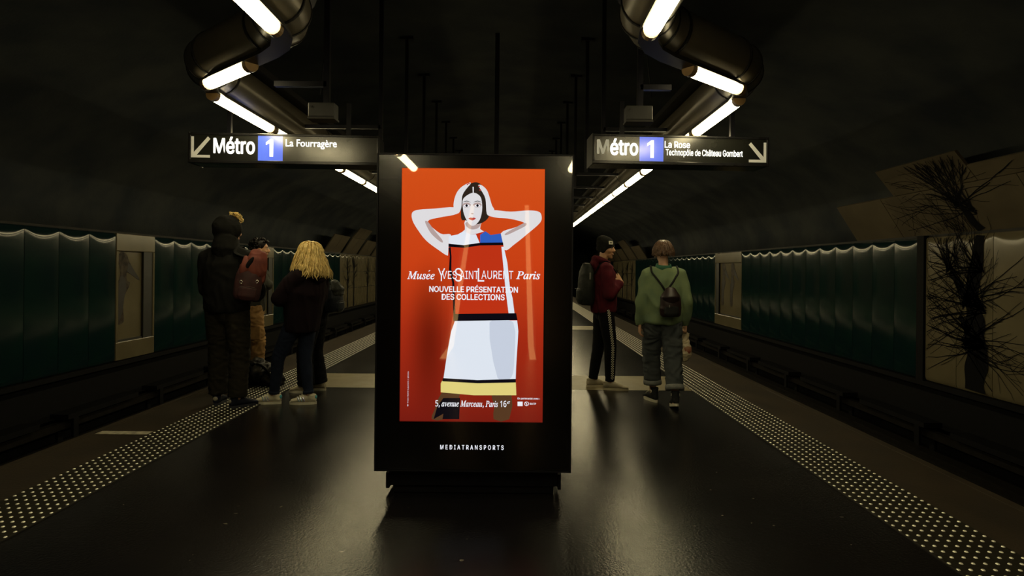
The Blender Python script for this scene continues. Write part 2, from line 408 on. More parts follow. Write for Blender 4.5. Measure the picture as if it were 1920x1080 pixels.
def pollard(side, yc, inside, seed, parent, sgn=1):
    rnd = random.Random(seed); mb = MB()
    # trunk (heights above the panel bottom)
    def seg(y0, t0, y1, t1, wa, wb, n=14):
        pr = None; a = math.atan2(t1 - t0, y1 - y0); ny, nt_ = -math.sin(a), math.cos(a)
        for i in range(n + 1):
            k = i / n; w_ = (wa + (wb - wa) * k) * (1 + .10 * math.sin(9 * k + seed)); yy = y0 + (y1 - y0) * k + .02 * math.sin(6 * k); tt = t0 + (t1 - t0) * k
            cur = (yy + ny * w_ / 2, tt + nt_ * w_ / 2, yy - ny * w_ / 2, tt - nt_ * w_ / 2)
            if pr and inside(cur[0], (tt)) and inside(cur[2], tt) and inside(pr[0], pr[1] if 0 else tt):
                ps = [surf(side, pr[0], pr[1]), surf(side, pr[2], pr[3]), surf(side, cur[2], cur[3]), surf(side, cur[0], cur[1])]
                if all(p is not None for p in ps): mb.add(ps, [(0, 1, 2, 3)])
            pr = cur
    seg(yc, .03, yc - .02, .62, .34, .36); seg(yc - .02, .58, yc + .06, 1.15, .40, .26); seg(yc + .06, 1.12, yc - .03, PH - .03, .25, .17)
    seg(yc - .03, PH + .03, yc + .10, PH + .42, .16, .10)
    seg(yc + .12, 1.22, yc + .48, 1.58, .13, .08)
    seg(yc + .1, .8, yc + .30, .98, .12, .08)
    knobs = [(yc + .14, PH + .42, 1.6, 60, 1.9), (yc + .50, 1.60, 1.7, 26, .9), (yc + .22, 1.12, 2.2, 30, 1.3), (yc - .14, 1.10, .5, 46, 1.9),
             (yc - .12, .66, .1, 40, 1.7), (yc + .22, .62, 3.0, 36, 1.2), (yc - .1, 1.6, .7, 30, 1.6), (yc - .1, PH + .3, .9, 40, 1.9)]
    for (yy, tt, a0, n, L) in knobs:
        for i in range(int(n * .5)):
            a = a0 + rnd.gauss(0, .62)
            draw_branch(mb, side, yy + rnd.uniform(-.04, .04), tt + rnd.uniform(-.05, .05), a, L * rnd.uniform(.5, 1.15), .015, .006, inside, .13, 13, 1, rnd,
                        bend=rnd.uniform(-.5, .5))
    link('tree_print', mb.mesh(recalc=False), M['print'], parent, kind='stuff')
pollard('right', 7.78, inside_right, 3, walls['right'])
pollard('right', 4.6, inside_right, 5, walls['right'])
def ins_far(a, b):
    return lambda y, t: a < y < b and .02 < t < PH - .02
for side, a, b, ys in (('left', 22.3, 34.7, (23.2, 24.1, 26.3, 27.9, 29.2, 31.5, 33.0)), ('right', 29.9, 36.4, (30.6, 31.9, 33.2, 35.0))):
    mb = MB(); rnd = random.Random(11); ins = ins_far(a, b)
    for yy in ys:
        draw_branch(mb, side, yy, .03, 1.57, 1.95, .16, .07, ins, .04, 16, 0, rnd)
        for i in range(16):
            draw_branch(mb, side, yy, rnd.uniform(.7, 1.7), rnd.choice((.6, 2.4)) + rnd.uniform(-.4, .5), rnd.uniform(.4, .8), .04, .015, ins, .2, 8, 0, rnd)
    link('tree_print', mb.mesh(recalc=False), M['print'], walls[side], kind='stuff')
    for tz in (.75, 1.4):
        X = WL + .068 if side == 'left' else WR - .068
        MB().box(X - .002, X + .002, a, b, PB + tz, PB + tz + .02).build('panel_joint', M['seam'], walls[side])
for tz in (1.33,):
    MB().box(WR - .067, WR - .063, 2.7, 8.7, PB + tz, PB + tz + .006).build('panel_joint', M['seam'], walls['right'])

# picture boxes let into the walls
def bird(mb, sx, ox, oz, sc, y=0):
    body = catmull([(ox + sx * a * sc, oz + b * sc) for a, b in
                    [(-.30, .95), (-.18, 1.08), (-.02, 1.02), (.08, .86), (.30, .62), (.42, .50), (.40, .46), (.10, .60), (-.02, .62), (.02, .45), (.10, .42), (.05, .30), (-.06, .15), (-.12, -.1), (-.10, -.42), (-.32, -.45), (-.36, -.1), (-.34, .3), (-.22, .6)]], 3)
    mb.prism(body, y, y + .002, 'yz')
def display(side, y0, y1, label, birds):
    X = WL if side == 'left' else WR; s = -1 if side == 'left' else 1
    root = empty('picture_display', (X, (y0 + y1) / 2, PB), rz=0, label=label, cat='wall display')
    w_ = (y1 - y0) / 2 - .01
    def bx(mb, a0, a1, b0, b1, c0, c1):   # a: out from wall (m), b: along, c: up
        xs = sorted((-s * a0, -s * a1)); return mb.box(xs[0], xs[1], b0, b1, c0, c1)
    f = MB(); 
    bx(f, -.05, .065, -w_, w_, 0, .30); bx(f, -.05, .065, -w_, w_, 1.80, PH)
    jn = .06; jf = .05
    bx(f, -.05, .065, -w_, -w_ + jn, .30, 1.80); bx(f, -.05, .065, w_ - jf, w_, .30, 1.80)
    f.build('frame', M['cream'], root, bevel=.01)
    r = MB(); bx(r, .03, .05, w_ - .30, w_ - jf, .30, 1.80); r.build('dark_jamb', M['greybox'], root)
    q = MB(); bx(q, -.06, .0, -w_ + jn, w_ - jf, .30, 1.80); q.build('picture', M['cream'], root)
    p = MB()
    for (by, bz, sc, fl_) in birds:
        bird(p, fl_, by, bz, sc, 0)
    off = (-s * .002 - (.002 if s > 0 else 0), 0, 0)
    o = p.build('printed_bird', M['brownprint'], root, loc=off)
    d_ = MB()
    for by, bz, sc, fl_ in birds:
        pt = lambda L: [(by + fl_ * a * sc, bz + b * sc) for a, b in L]
        d_.prism(pt([(.02, .84), (.12, .80), (.30, .62), (.42, .50), (.40, .46), (.12, .60), (.0, .66)]), -.001 if s < 0 else -.001, .003, 'yz')
        d_.prism(catmull(pt([(-.26, .45), (-.12, .55), (-.02, .35), (-.08, .10), (-.16, -.25), (-.28, -.35)]), 3), -.001, .003, 'yz')
    d_.build('printed_bird_marks', M['darkprint'], root, loc=off)
    t = MB(); bx(t, .0, .03, -w_ + jn, w_ - .3, .30, .33); t.build('sill', M['greybox'], root)
display('left', *ADL1, 'cream wall display with a long beaked brown bird, left wall between green panels', [(-.16, .95, .78, 1)])
display('left', *ADL2, 'cream wall display on the left wall, behind the man with dark curly hair', [(-.16, .95, .78, 1)])
display('right', *ADR, 'cream wall display with two brown bird prints on the right wall', [(-.35, .95, .8, -1), (.35, .95, .8, -1)])

# ---------------------------------------------------------------- ducts and lamps
H = CAMZ + 1.43
def ductpath(xi, xo, s):
    P1 = [(xo, -8.5), (xo, -2.9), (xi, -2.0), (xi, 3.88), (xo, 4.78), (xo, 45.0)]
    return [Vector((a, b, H + .20)) for a, b in P1]
def arc(p0, p1, p2, d, n=3):
    a = p1 + (p0 - p1).normalized() * d; b = p1 + (p2 - p1).normalized() * d
    return [a.lerp(p1, t).lerp(p1.lerp(b, t), t) for t in [i / n for i in range(n + 1)]]
def duct(xi, xo, side):
    pts = ductpath(xi, xo, 1); R = .172
    root = empty('lighting_duct', (xo, 4.78, H), label='round brown metal lighting duct zigzagging under the vault on the %s' % side, cat='duct')
    off = Vector(root.location)
    path = [pts[0]]; elb = []
    for i in range(1, len(pts) - 1):
        a = arc(pts[i - 1], pts[i], pts[i + 1], .30); elb.append(a)
    runs = [[pts[0], elb[0][0]], [elb[0][-1], elb[1][0]], [elb[1][-1], elb[2][0]], [elb[2][-1], elb[3][0]], [elb[3][-1], pts[-1]]]
    for a, b in runs:
        L = (b - a).length; n = max(1, round(L / 2.5))
        for i in range(n):
            p, q = a.lerp(b, i / n) - off, a.lerp(b, (i + 1) / n) - off
            link('duct_section', MB().tube([p, q], R, 28).mesh(), M['duct'], root); autosmooth(COL.objects[-1])
            d = (q - p).normalized()
            link('collar', MB().tube([p - d * .011, p + d * .011], R + .004, 28).mesh(), M['seam'], root)
    for e in elb:
        e = [p - off for p in e]
        link('elbow', MB().tube(e, R + .002, 28).mesh(), M['duct'], root); autosmooth(COL.objects[-1], 60)
        for p in e:
            j = e.index(p); d = (e[min(j + 1, len(e) - 1)] - e[max(j - 1, 0)]).normalized()
            link('collar', MB().tube([p - d * .010, p + d * .010], R + .007, 28).mesh(), M['seam'], root)
    full = [pts[0]] + sum(elb, []) + [pts[-1]]
    # lamp channel below, cable tray on the inner upper side
    def sweep(name, w_, z0, z1, m, dx=0):
        mb = MB(); vs = []; fs = []
        for i, p in enumerate(full):
            t = (full[min(i + 1, len(full) - 1)] - full[max(i - 1, 0)]).normalized(); nrm = Vector((-t.y, t.x, 0))
            for a, z in ((-w_, z0), (w_, z0), (w_, z1), (-w_, z1)):
                q = p + nrm * (a + dx) - off; q.z = z - off.z; vs.append(q)
        N = len(full)
        for i in range(N - 1):
            for j in range(4):
                k = (j + 1) % 4; fs.append((4 * i + j, 4 * i + k, 4 * i + 4 + k, 4 * i + 4 + j))
        fs += [(0, 1, 2, 3), (4 * N - 4, 4 * N - 3, 4 * N - 2, 4 * N - 1)]
        mb.add(vs, fs); mb.build(name, m, root)
    sweep('lamp_channel', .062, H + .012, H + .06, M['channel'])
    inner = 1 if side == 'left' else -1
    sweep('cable_tray', .06, H + .34, H + .40, M['seam'], dx=-.16 * inner)
    return root
XiL, XoL, XiR, XoR = -1.455, -2.535, .80, 1.86
duct(XiL, XoL, 'left'); duct(XiR, XoR, 'right')
lampmeshes = {}
def lamp(a, b, label, group=None):
    a = Vector(a); b = Vector(b); L = round((b - a).length, 3); d = b - a
    root = empty('tube_lamp', a, rz=math.atan2(d.y, d.x), label=label, cat='lamp', group=group)
    if L not in lampmeshes:
        mb = MB(); n = 10; r = .054
        st = [(0.02, .2), (.035, .75), (.06, 1)] + [(L - .06, 1), (L - .035, .75), (L - .02, .2)]
        vs = []
        for x, k in st:
            for j in range(n + 1):
                q = PI * j / n; vs.append((x, r * math.cos(q) * (.6 + .4 * k), .010 - .055 * math.sin(q) * k))
        fs = [(i * (n + 1) + j, i * (n + 1) + j + 1, (i + 1) * (n + 1) + j + 1, (i + 1) * (n + 1) + j) for i in range(len(st) - 1) for j in range(n)]
        fs += [tuple(range(n + 1)), tuple(range((len(st) - 1) * (n + 1), len(st) * (n + 1)))]
        fs += [(i * (n + 1), (i + 1) * (n + 1), (i + 1) * (n + 1) + n, i * (n + 1) + n) for i in range(len(st) - 1)]
        mb.add(vs, fs); dm = mb.mesh('diffuser'); dm.materials.append(M['lamp'])
        cm = MB().tube([(-.03, 0, .002), (.022, 0, .002)], (.05, .05), 14).mesh('cap'); cm.materials.append(M['amber_cap'])
        lampmeshes[L] = (dm, cm)
    dm, cm = lampmeshes[L]
    link('diffuser', dm, None, root); link('end_cap', cm, None, root); link('end_cap', cm, None, root, loc=(L - .0, 0, 0))
ORD = ['first', 'second', 'third', 'fourth', 'fifth', 'sixth', 'seventh', 'eighth', 'ninth', 'tenth', 'eleventh', 'twelfth']
PI_ = 1.243
for side, xi, xo in (('left', XiL, XoL), ('right', XiR, XoR)):
    for k in range(4):
        y1 = 3.58 - k * PI_
        vis = k == 0
        lamp((xi, y1 - 1.18, H), (xi, y1, H), ('large bright tube lamp cut by the top of the frame on the %s' % side) if vis else
             'tube lamp under the %s duct above the camera' % side, None if vis else 'tube lamps above the camera, %s duct' % side)
    xa = xi + (xo - xi) * .41; xb = xi + (xo - xi) * .90
    lamp((xa, 3.88 + .9 * .41, H), (xb, 3.88 + .9 * .90, H), 'short tube lamp on the crosswise bend of the %s duct' % side)
    for k in range(25):
        y0 = 5.0 + k * PI_
        if k == 0: lb = 'tube lamp just above the %s metro sign, beyond the duct bend' % side
        elif k < 3: lb = 'tube lamp half hidden behind the %s metro sign, %s beyond the lamp above the sign' % (side, ORD[k - 1])
        elif k < 13: lb = '%s tube lamp seen below the %s metro sign in the receding row' % (ORD[k - 3], side)
        else: lb = 'tube lamp far down the %s duct behind the advertising panel' % side
        lamp((xo, y0, H), (xo, y0 + 1.18, H), lb, None if k < 13 else 'far tube lamps, %s duct' % side)

# hanging rods with arms out to the ducts
def vz(x):
    q = (x - CV) / (HW + .35); return 1.9 + 2.75 * max(0, 1 - q * q) ** .45
for side, X, xo, xi in (('left', -1.52, XoL, XiL), ('right', .98, XoR, XiR)):
    s = -1 if side == 'left' else 1
    for k in range(14):
        y = 4.64 + (0 if k == 0 else .50) + 1.57 * k
        if k == 0: xx = (-1.47 if s < 0 else .96)
        else: xx = X
        zt = vz(xx) - .02
        root = empty('hanging_rod', (xx, y, H + .15), label='%s black hanging rod of the row dropping from the vault, %s side' % ((ORD[k] if k < 12 else 'farther'), side),
                     cat='rod', group=None if k < 12 else 'farthest rods, %s' % side)
        z0 = -.36 if k == 0 else -.22
        MB().box(-.022, .022, -.022, .022, z0, zt - H - .15).build('rod', M['black'], root)
        MB().box(-.09, .09, -.05, .05, zt - H - .17, zt - H - .12).build('ceiling_plate', M['black'], root)
        a, b = sorted((0, (xo - xx - s * .17) if k else (xo - xx - s * .66)))
        az = .0 if k else -.16
        MB().box(a, b, -.022, .022, az - .02, az + .02).build('arm', M['black'], root)
        if k == 0:
            bx = empty('loudspeaker_box', (xx - (0 if s < 0 else .03), y - .02, 2.585), label='small grey box hanging on the first rod of the %s side' % side, cat='speaker')
            MB().box(-.10, .10, -.12, -.01, -.05, .06).build('casing', M['greybox'], bx, bevel=.008)
            MB().box(-.102, .102, -.125, -.0, -.065, -.05).build('lower_lip', M['channel'], bx)
            MB().box(-.03, .03, -.01, .002, -.05, .05).build('bracket', M['black'], bx)
            MB().tube([(-.075, -.121, .03), (-.075, -.126, .03)], .008, 10).build('screw', M['channel'], bx)
cr = at(931, 290, 8.2)
root = empty('centre_rod', (cr.x, 8.2, 2.2), label='long black rod hanging from the middle of the vault above the advertising panel', cat='rod')
MB().box(-.03, .03, -.03, .03, 0, vz(cr.x) - 2.22).build('rod', M['black'], root)
MB().box(-.18, .18, -.03, .03, -.05, .1).build('foot_plate', M['black'], root)
def wire(a, b, lb, r=.006):
    a = Vector(a); b = Vector(b)
    tag(MB().tube([a, a.lerp(b, .5) + Vector((0, 0, -.02)), b], r, 6).build('stay_cable', M['black']), lb, 'cable')
wire((-1.60, 5.3, vz(-1.6) - .04), (-2.1, 6.4, H + .42), 'thin dark stay cable above the left duct')
wire((1.02, 5.3, vz(1.02) - .04), (1.45, 6.4, H + .42), 'thin dark stay cable above the right duct')

# ---------------------------------------------------------------- text helper
import os
FD = os.path.join(bpy.utils.resource_path('LOCAL'), 'datafiles', 'fonts')
def font(n):
    try: return bpy.data.fonts.load(os.path.join(FD, n))
    except Exception: return None
FINTER = font('Inter.woff2'); FMATH = font('NotoSansMath-Regular.woff2')
def textmesh(body, fnt=None, offset=0.0, shear=0.0, spacing=1.0, ext=0.0):
    c = bpy.data.curves.new('t', 'FONT'); c.body = body; c.size = 1; c.offset = offset; c.shear = shear; c.space_character = spacing; c.extrude = ext
    c.resolution_u = 4
    if fnt: c.font = fnt
    o = bpy.data.objects.new('t', c); COL.objects.link(o)
    bpy.context.view_layer.update()
    me = bpy.data.meshes.new_from_object(o.evaluated_get(bpy.context.evaluated_depsgraph_get()))
    bpy.data.objects.remove(o); return me
def text(body, x0, x1, z0, z1, y, m, parent, name='lettering', bold=0, **k):
    """fit the text into the box x0..x1, z0..z1 on the plane facing -Y"""
    me = textmesh(body, **k); vs = me.vertices
    if not len(vs): return None
    if bold:
        vv = [v.co.copy() for v in vs]; ff = [tuple(p.vertices) for p in me.polygons]; V = []; G = []
        for dx, dz in ((-1, 0), (-.5, .7), (.5, .7), (1, 0), (.5, -.7), (-.5, -.7), (0, 0)):
            b0 = len(V); V += [(v.x + dx * bold, v.y + dz * bold, 0) for v in vv]; G += [tuple(i + b0 for i in f) for f in ff]
        me = bpy.data.meshes.new('t'); me.from_pydata(V, [], G); me.update(); vs = me.vertices
    ax, bx_ = min(v.co.x for v in vs), max(v.co.x for v in vs); ay, by = min(v.co.y for v in vs), max(v.co.y for v in vs)
    for v in vs:
        v.co = ((v.co.x - ax) / (bx_ - ax) * (x1 - x0) + x0, y, (v.co.y - ay) / (by - ay) * (z1 - z0) + z0)
    me.update(); return link(name, me, m, parent)

# ---------------------------------------------------------------- metro signs
def sign(side, corner_a, corner_b, ya, yb, zc, hgt, items, label):
    """ya/yb: depth of left and right end of the face"""
    a = at(*corner_a, ya); b = at(*corner_b, yb); W_ = math.hypot(b.x - a.x, b.y - a.y); ang = math.atan2(b.y - a.y, b.x - a.x)
    root = empty('metro_sign', ((a.x + b.x) / 2, (a.y + b.y) / 2, zc), rz=ang, label=label, cat='sign')
    w2, h2 = W_ / 2, hgt / 2; T = .30
    MB().box(-w2, w2, .012, T, -h2, h2).build('casing', M['signblack'], root, bevel=.012)
    f = MB().box(-w2, w2, -.004, .012, h2 - .022, h2).box(-w2, w2, -.004, .012, -h2, -h2 + .030).box(-w2, -w2 + .02, -.004, .012, -h2 + .03, h2 - .022).box(w2 - .02, w2, -.004, .012, -h2 + .03, h2 - .022)
    f.build('face_frame', M['signblack'], root, bevel=.004)
    MB().box(-w2 + .02, w2 - .02, .004, .013, -h2 + .03, h2 - .022).build('face_panel', M['signface'], root)
    X = lambda u: -w2 + u * W_
    Z = lambda v: h2 - v * hgt
    for it in items:
        k = it[0]
        if k == 'text':
            _, body, u0, u1, v0, v1, m, off = it
            text(body, X(u0), X(u1), Z(v1), Z(v0), .0022, m, root, fnt=None if 'è' in body else FINTER, bold=off)
        elif k == 'square':
            _, u0, u1, v0, v1 = it
            MB().box(X(u0), X(u1), .0032, .006, Z(v1), Z(v0)).build('line_number_square', M['signblue'], root)
        elif k == 'one':
            _, u0, u1, v0, v1 = it
            xa, xb, za, zb = X(u0), X(u1), Z(v1), Z(v0); w1 = xb - xa; h1 = zb - za
            MB().prism([(xb, za), (xb, zb), (xb - w1 * .36, zb), (xa, zb - h1 * .20), (xa, zb - h1 * .36), (xb - w1 * .50, zb - h1 * .24), (xb - w1 * .50, za)], .0018, .0026).build('lettering', M['signwhite'], root)
        elif k == 'arrow':
            _, u0, u1, v0, v1, d = it
            xa, xb, za, zb = X(u0), X(u1), Z(v1), Z(v0); t = .026
            mb = MB(); hx, tx = (xa, xb) if d < 0 else (xb, xa); s = 1 if d < 0 else -1
            mb.box(min(hx, hx + s * t), max(hx, hx + s * t), .0022, .0030, za, zb)
            mb.box(min(hx + s * t, tx), max(hx + s * t, tx), .0022, .0030, za, za + t)
            mb.prism([(hx + s * t * .9, za + t * .1 + t * .6), (hx + s * t * .9 + s * 0, za + t * 1.9), (tx - s * t * .8, zb), (tx + s * t * .1, zb - t * .9), (hx + s * t * 2.0, za + t * .9)], .0020, .0028)
            mb.build('arrow', M['signdim'], root)
    for u in (.18, .82):
        MB().box(X(u) - .02, X(u) + .02, .12, .16, h2, h2 + .35).build('hanger', M['black'], root)
    MB().box(-w2 - .006, -w2, .0, T, -h2 - .004, h2 + .004).build('end_plate', M['channel'], root)
    return root
sign('left', (354, 256), (711, 262), 5.85, 5.93, 2.565, .296,
     [('arrow', .012, .110, .13, .83, -1), ('text', 'M', .127, .188, .17, .68, M['signwhite'], .026), ('text', 'étro', .193, .345, .12, .70, M['signwhite'], .026),
      ('square', .360, .490, .075, .93), ('one', .402, .440, .17, .76),
      ('text', 'La Fourragère', .505, .775, .17, .49, M['signwhite'], .02)],
     'hanging black metro sign on the left with an arrow down left, reading La Fourragère')
sign('right', (1112, 254), (1442, 262), 5.74, 5.84, 2.57, .286,
     [('text', 'M', .022, .090, .19, .68, M['signdim'], .03), ('text', 'étro', .096, .255, .14, .72, M['signwhite'], .03),
      ('square', .262, .397, .07, .92), ('one', .303, .343, .18, .78),
      ('text', 'La Rose', .403, .548, .20, .43, M['signwhite'], .02), ('text', 'Technopôle de Château Gombert', .410, .850, .46, .74, M['signwhite'], .02),
      ('arrow', .885, .985, .18, .86, 1)],
     'hanging black metro sign on the right with an arrow down right, reading La Rose')

# ---------------------------------------------------------------- advertising panel
KY = 3.63
kx = at(886, 883, KY).x; KW = 1.19; KT = 2.095; KB = .172
kiosk = empty('advertising_panel', (kx, KY, 0), label='tall black advertising panel with a lit orange fashion poster, standing on the platform', cat='advertising panel')
def kp(px, py):
    """photo pixel on the panel front -> local x, z"""
    p = at(px, py, KY); return p.x - kx, p.z
w2 = KW / 2
sx0, sz1 = kp(753, 314); sx1, _ = kp(1022, 316); _, sz0 = kp(887, 792)
MB().box(-w2, w2, .03, .36, KB, KT).build('cabinet', M['black'], kiosk, bevel=.012)
fr_ = MB().box(-w2, sx0, .004, .03, KB, KT).box(sx1, w2, .004, .03, KB, KT).box(sx0, sx1, .004, .03, KB, sz0).box(sx0, sx1, .004, .03, sz1, KT)
fr_.build('front_border', M['blackgloss'], kiosk)
MB().box(-w2 - .003, -w2 + .006, -.006, .03, KB - .003, KT + .003).box(w2 - .006, w2 + .003, -.006, .03, KB - .003, KT + .003).box(-w2, w2, -.006, .03, KT - .003, KT + .004).box(-w2, w2, -.006, .03, KB - .004, KB + .004).build('trim', M['black'], kiosk)
MB().box(-w2 + .006, w2 - .006, -.003, 0, KB + .004, KT - .003).build('glass_pane', M['pane'], kiosk)
MB().box(-.525, .525, .08, .33, .05, KB).box(-.50, .50, .10, .31, .0, .05).build('base', M['black'], kiosk, bevel=.006)
MB().box(-.545, -.525, .09, .32, .03, .125).build('base_flange', M['black'], kiosk); MB().box(.525, .545, .09, .32, .03, .125).build('base_flange', M['black'], kiosk)
# poster: colours of the printed picture, lit from behind
pm = bpy.data.materials.new('poster_orange'); pm.use_nodes = True; nt = pm.node_tree; p = nt.nodes['Principled BSDF']
p.inputs['Base Color'].default_value = (.01, .002, .001, 1); p.inputs['Specular IOR Level'].default_value = 0; p.inputs['Roughness'].default_value = .9
tc = nt.nodes.new('ShaderNodeTexCoord'); sp = nt.nodes.new('ShaderNodeSeparateXYZ'); nt.links.new(tc.outputs['Generated'], sp.inputs[0])
rp = nt.nodes.new('ShaderNodeValToRGB'); rp.color_ramp.elements[0].color = (.20, .012, .006, 1); rp.color_ramp.elements[1].color = (.70, .085, .010, 1)
e = rp.color_ramp.elements.new(.35); e.color = (.40, .026, .007, 1)
e = rp.color_ramp.elements.new(.62); e.color = (.62, .055, .008, 1)
nt.links.new(sp.outputs['Z'], rp.inputs[0])
gr = nt.nodes.new('ShaderNodeMapping'); gr.inputs['Location'].default_value = (-.20, 0, -.33); gr.inputs['Scale'].default_value = (1, 1, 1)
v = nt.nodes.new('ShaderNodeVectorMath'); v.operation = 'MULTIPLY'; v.inputs[1].default_value = (5.0, 0, 2.6)
nt.links.new(tc.outputs['Generated'], gr.inputs[0]); nt.links.new(gr.outputs[0], v.inputs[0])
ln = nt.nodes.new('ShaderNodeVectorMath'); ln.operation = 'LENGTH'; nt.links.new(v.outputs[0], ln.inputs[0])
m1 = nt.nodes.new('ShaderNodeMapRange'); m1.inputs[1].default_value = 0; m1.inputs[2].default_value = 1; m1.inputs[3].default_value = .45; m1.inputs[4].default_value = 1; m1.interpolation_type = 'SMOOTHSTEP'
nt.links.new(ln.outputs['Value'], m1.inputs[0])
mm = nt.nodes.new('ShaderNodeMix'); mm.data_type = 'RGBA'; mm.blend_type = 'MULTIPLY'; mm.inputs[0].default_value = 1
nt.links.new(rp.outputs[0], mm.inputs[6]); nt.links.new(m1.outputs[0], mm.inputs[7]); nt.links.new(mm.outputs[2], p.inputs['Emission Color'])
p.inputs['Emission Strength'].default_value = 1
MB().box(sx0, sx1, .020, .025, sz0, sz1).build('lit_poster', pm, kiosk)
PC = {'skin': flat('print_skin', (.80, .78, .80)), 'skin2': flat('print_skin_shade', (.50, .38, .36)), 'hair': flat('print_hair', (.028, .018, .012)),
      'white': flat('print_white', (.80, .86, .95)), 'blue': flat('print_blue', (.03, .12, .55)), 'red': flat('print_red', (.55, .035, .008)),
      'ink': flat('print_black', (.004, .003, .006)), 'yellow': flat('print_yellow', (.80, .68, .22)), 'lip': flat('print_lip', (.55, .06, .05)),
      'text': flat('print_text', (.92, .93, 1.0)), 'leg': flat('print_stocking', (.10, .045, .018)), 'fade': flat('print_fade', (.62, .68, .80))}
pc = [0]
def shape(pts, col, name='printed_shape', crop=5, k=4, parent=None):
    pc[0] += 1
    f = (lambda x, y: (x / 4 + 740, y / 4 + 290)) if crop == 5 else (lambda x, y: (x / 2.7 + 740, y / 2.7 + 540))
    q = [kp(*f(x, y)) for x, y in pts]
    if k > 1: q = catmull(q, k)
    y = .0195 - pc[0] * .00022
    n = len(q); tri = tessellate_polygon([[Vector((a, b, 0)) for a, b in q]])
    me = bpy.data.meshes.new(name); me.from_pydata([(a, y, b) for a, b in q], [], [t for t in tri]); me.update()
    return link(name, me, PC[col], kiosk)
C6 = lambda pts: pts
shape([(185, 1060 * 0 + 668), (200, 620), (235, 535), (330, 535), (300, 600), (250, 668)], 'leg', 'printed_leg', 6, 2)
shape([(500, 668), (505, 600), (490, 530), (590, 530), (580, 668)], 'leg', 'printed_leg', 6, 2)
shape([(195, 668), (215, 600), (245, 560), (330, 560), (325, 668), (240, 668), (245, 640)], 'ink', 'printed_leg_shadow', 6, 1)
shape([(440, 392), (300, 402), (180, 410), (128, 432), (130, 492), (175, 570), (235, 645), (320, 710), (398, 757), (404, 700), (420, 600), (340, 590), (245, 500), (340, 468), (430, 452), (480, 430)], 'skin', 'printed_arm')
shape([(735, 415), (870, 425), (1000, 416), (1080, 425), (1103, 460), (1090, 510), (1000, 590), (900, 670), (825, 715), (795, 590), (900, 545), (975, 512), (870, 480), (760, 470), (700, 450)], 'skin', 'printed_arm')
shape([(245, 500), (290, 560), (355, 640), (345, 655), (270, 590), (225, 505)], 'skin2', 'printed_arm_shade')
shape([(975, 510), (900, 548), (830, 590), (838, 602), (910, 570), (985, 530)], 'skin2', 'printed_arm_shade')
shape([(528, 490), (645, 490), (640, 555), (690, 590), (600, 620), (480, 600), (525, 560)], 'skin', 'printed_neck', k=3)
shape([(535, 505), (640, 500), (630, 545), (580, 560), (540, 540)], 'skin2', 'printed_neck_shade', k=3)
shape([(500, 485), (494, 420), (500, 300), (530, 235), (600, 204), (650, 225), (682, 300), (686, 400), (706, 455), (685, 490), (640, 515), (580, 520), (535, 492)], 'hair', 'printed_hair')
shape([(510, 335), (545, 300), (590, 283), (630, 300), (650, 335), (655, 410), (640, 480), (610, 520), (580, 532), (550, 510), (520, 450), (510, 400)], 'skin', 'printed_face')
shape([(582, 238), (592, 238), (592, 285), (584, 285)], 'skin', 'printed_parting', k=1)
for cx_ in (538, 620):
    shape([(cx_ - 34, 372), (cx_ - 12, 358), (cx_ + 14, 358), (cx_ + 32, 375), (cx_ + 12, 392), (cx_ - 14, 393)], 'skin2', 'printed_eyelid', k=3)
    shape([(cx_ - 24, 381), (cx_, 370), (cx_ + 24, 381), (cx_, 392)], 'text', 'printed_eye', k=3)
    shape([(cx_ - 10, 380), (cx_, 369), (cx_ + 10, 380), (cx_, 391)], 'ink', 'printed_iris', k=3)
    shape([(cx_ - 34, 357), (cx_, 343), (cx_ + 34, 357), (cx_, 348)], 'hair', 'printed_brow', k=3)
shape([(570, 440), (580, 435), (592, 441), (582, 446)], 'skin2', 'printed_nose', k=2)
shape([(552, 478), (570, 470), (580, 473), (592, 470), (608, 477), (582, 492)], 'lip', 'printed_lips', k=2)
shape([(440, 392), (452, 310), (490, 248), (555, 208), (568, 216), (530, 262), (505, 310), (497, 400), (470, 440)], 'skin', 'printed_hand')
shape([(625, 228), (650, 226), (690, 262), (712, 320), (728, 375), (748, 418), (722, 455), (690, 440), (680, 330), (650, 268)], 'skin', 'printed_hand')
for x, y in ((556, 212), (545, 219), (632, 234), (640, 262)): shape([(x - 5, y - 4), (x + 6, y - 3), (x + 5, y + 6), (x - 6, y + 5)], 'lip', 'printed_nail', k=1)
# plain colour blocked dress (a generic one)
shape([(405, 610), (470, 598), (520, 572), (570, 600), (620, 590), (680, 572), (720, 600), (795, 588), (815, 680), (840, 800), (860, 1000), (882, 1080), (905, 1250), (910, 1310), (455, 1310), (440, 1150), (420, 900), (398, 760), (402, 690)], 'red', 'printed_dress', k=1)
shape([(405, 610), (470, 598), (520, 572), (570, 600), (608, 595), (640, 668), (520, 690), (402, 665)], 'white', 'printed_dress_yoke', k=1)
shape([(640, 600), (680, 574), (720, 602), (795, 590), (812, 665), (640, 668)], 'blue', 'printed_dress_shoulder', k=1)
shape([(402, 690), (520, 698), (640, 680), (815, 678), (813, 658), (640, 660), (520, 678), (402, 668)], 'ink', 'printed_dress_band', k=1)
shape([(800, 690), (818, 690), (845, 810), (865, 1000), (885, 1080), (905, 1240), (860, 1240), (830, 1000), (815, 840)], 'white', 'printed_dress_side', k=1)
shape([(402, 700), (412, 760), (405, 860), (430, 960), (440, 1250), (456, 1250), (446, 960), (424, 860), (425, 760), (418, 690)], 'ink', 'printed_dress_edge', k=1)
shape([(305, 165), (620, 165), (626, 220), (615, 400), (612, 480), (245, 466), (265, 330), (285, 220)], 'white', 'printed_skirt', 6, 1)
shape([(480, 175), (600, 175), (606, 350), (590, 455), (520, 455)], 'fade', 'printed_skirt_shade', 6, 3)
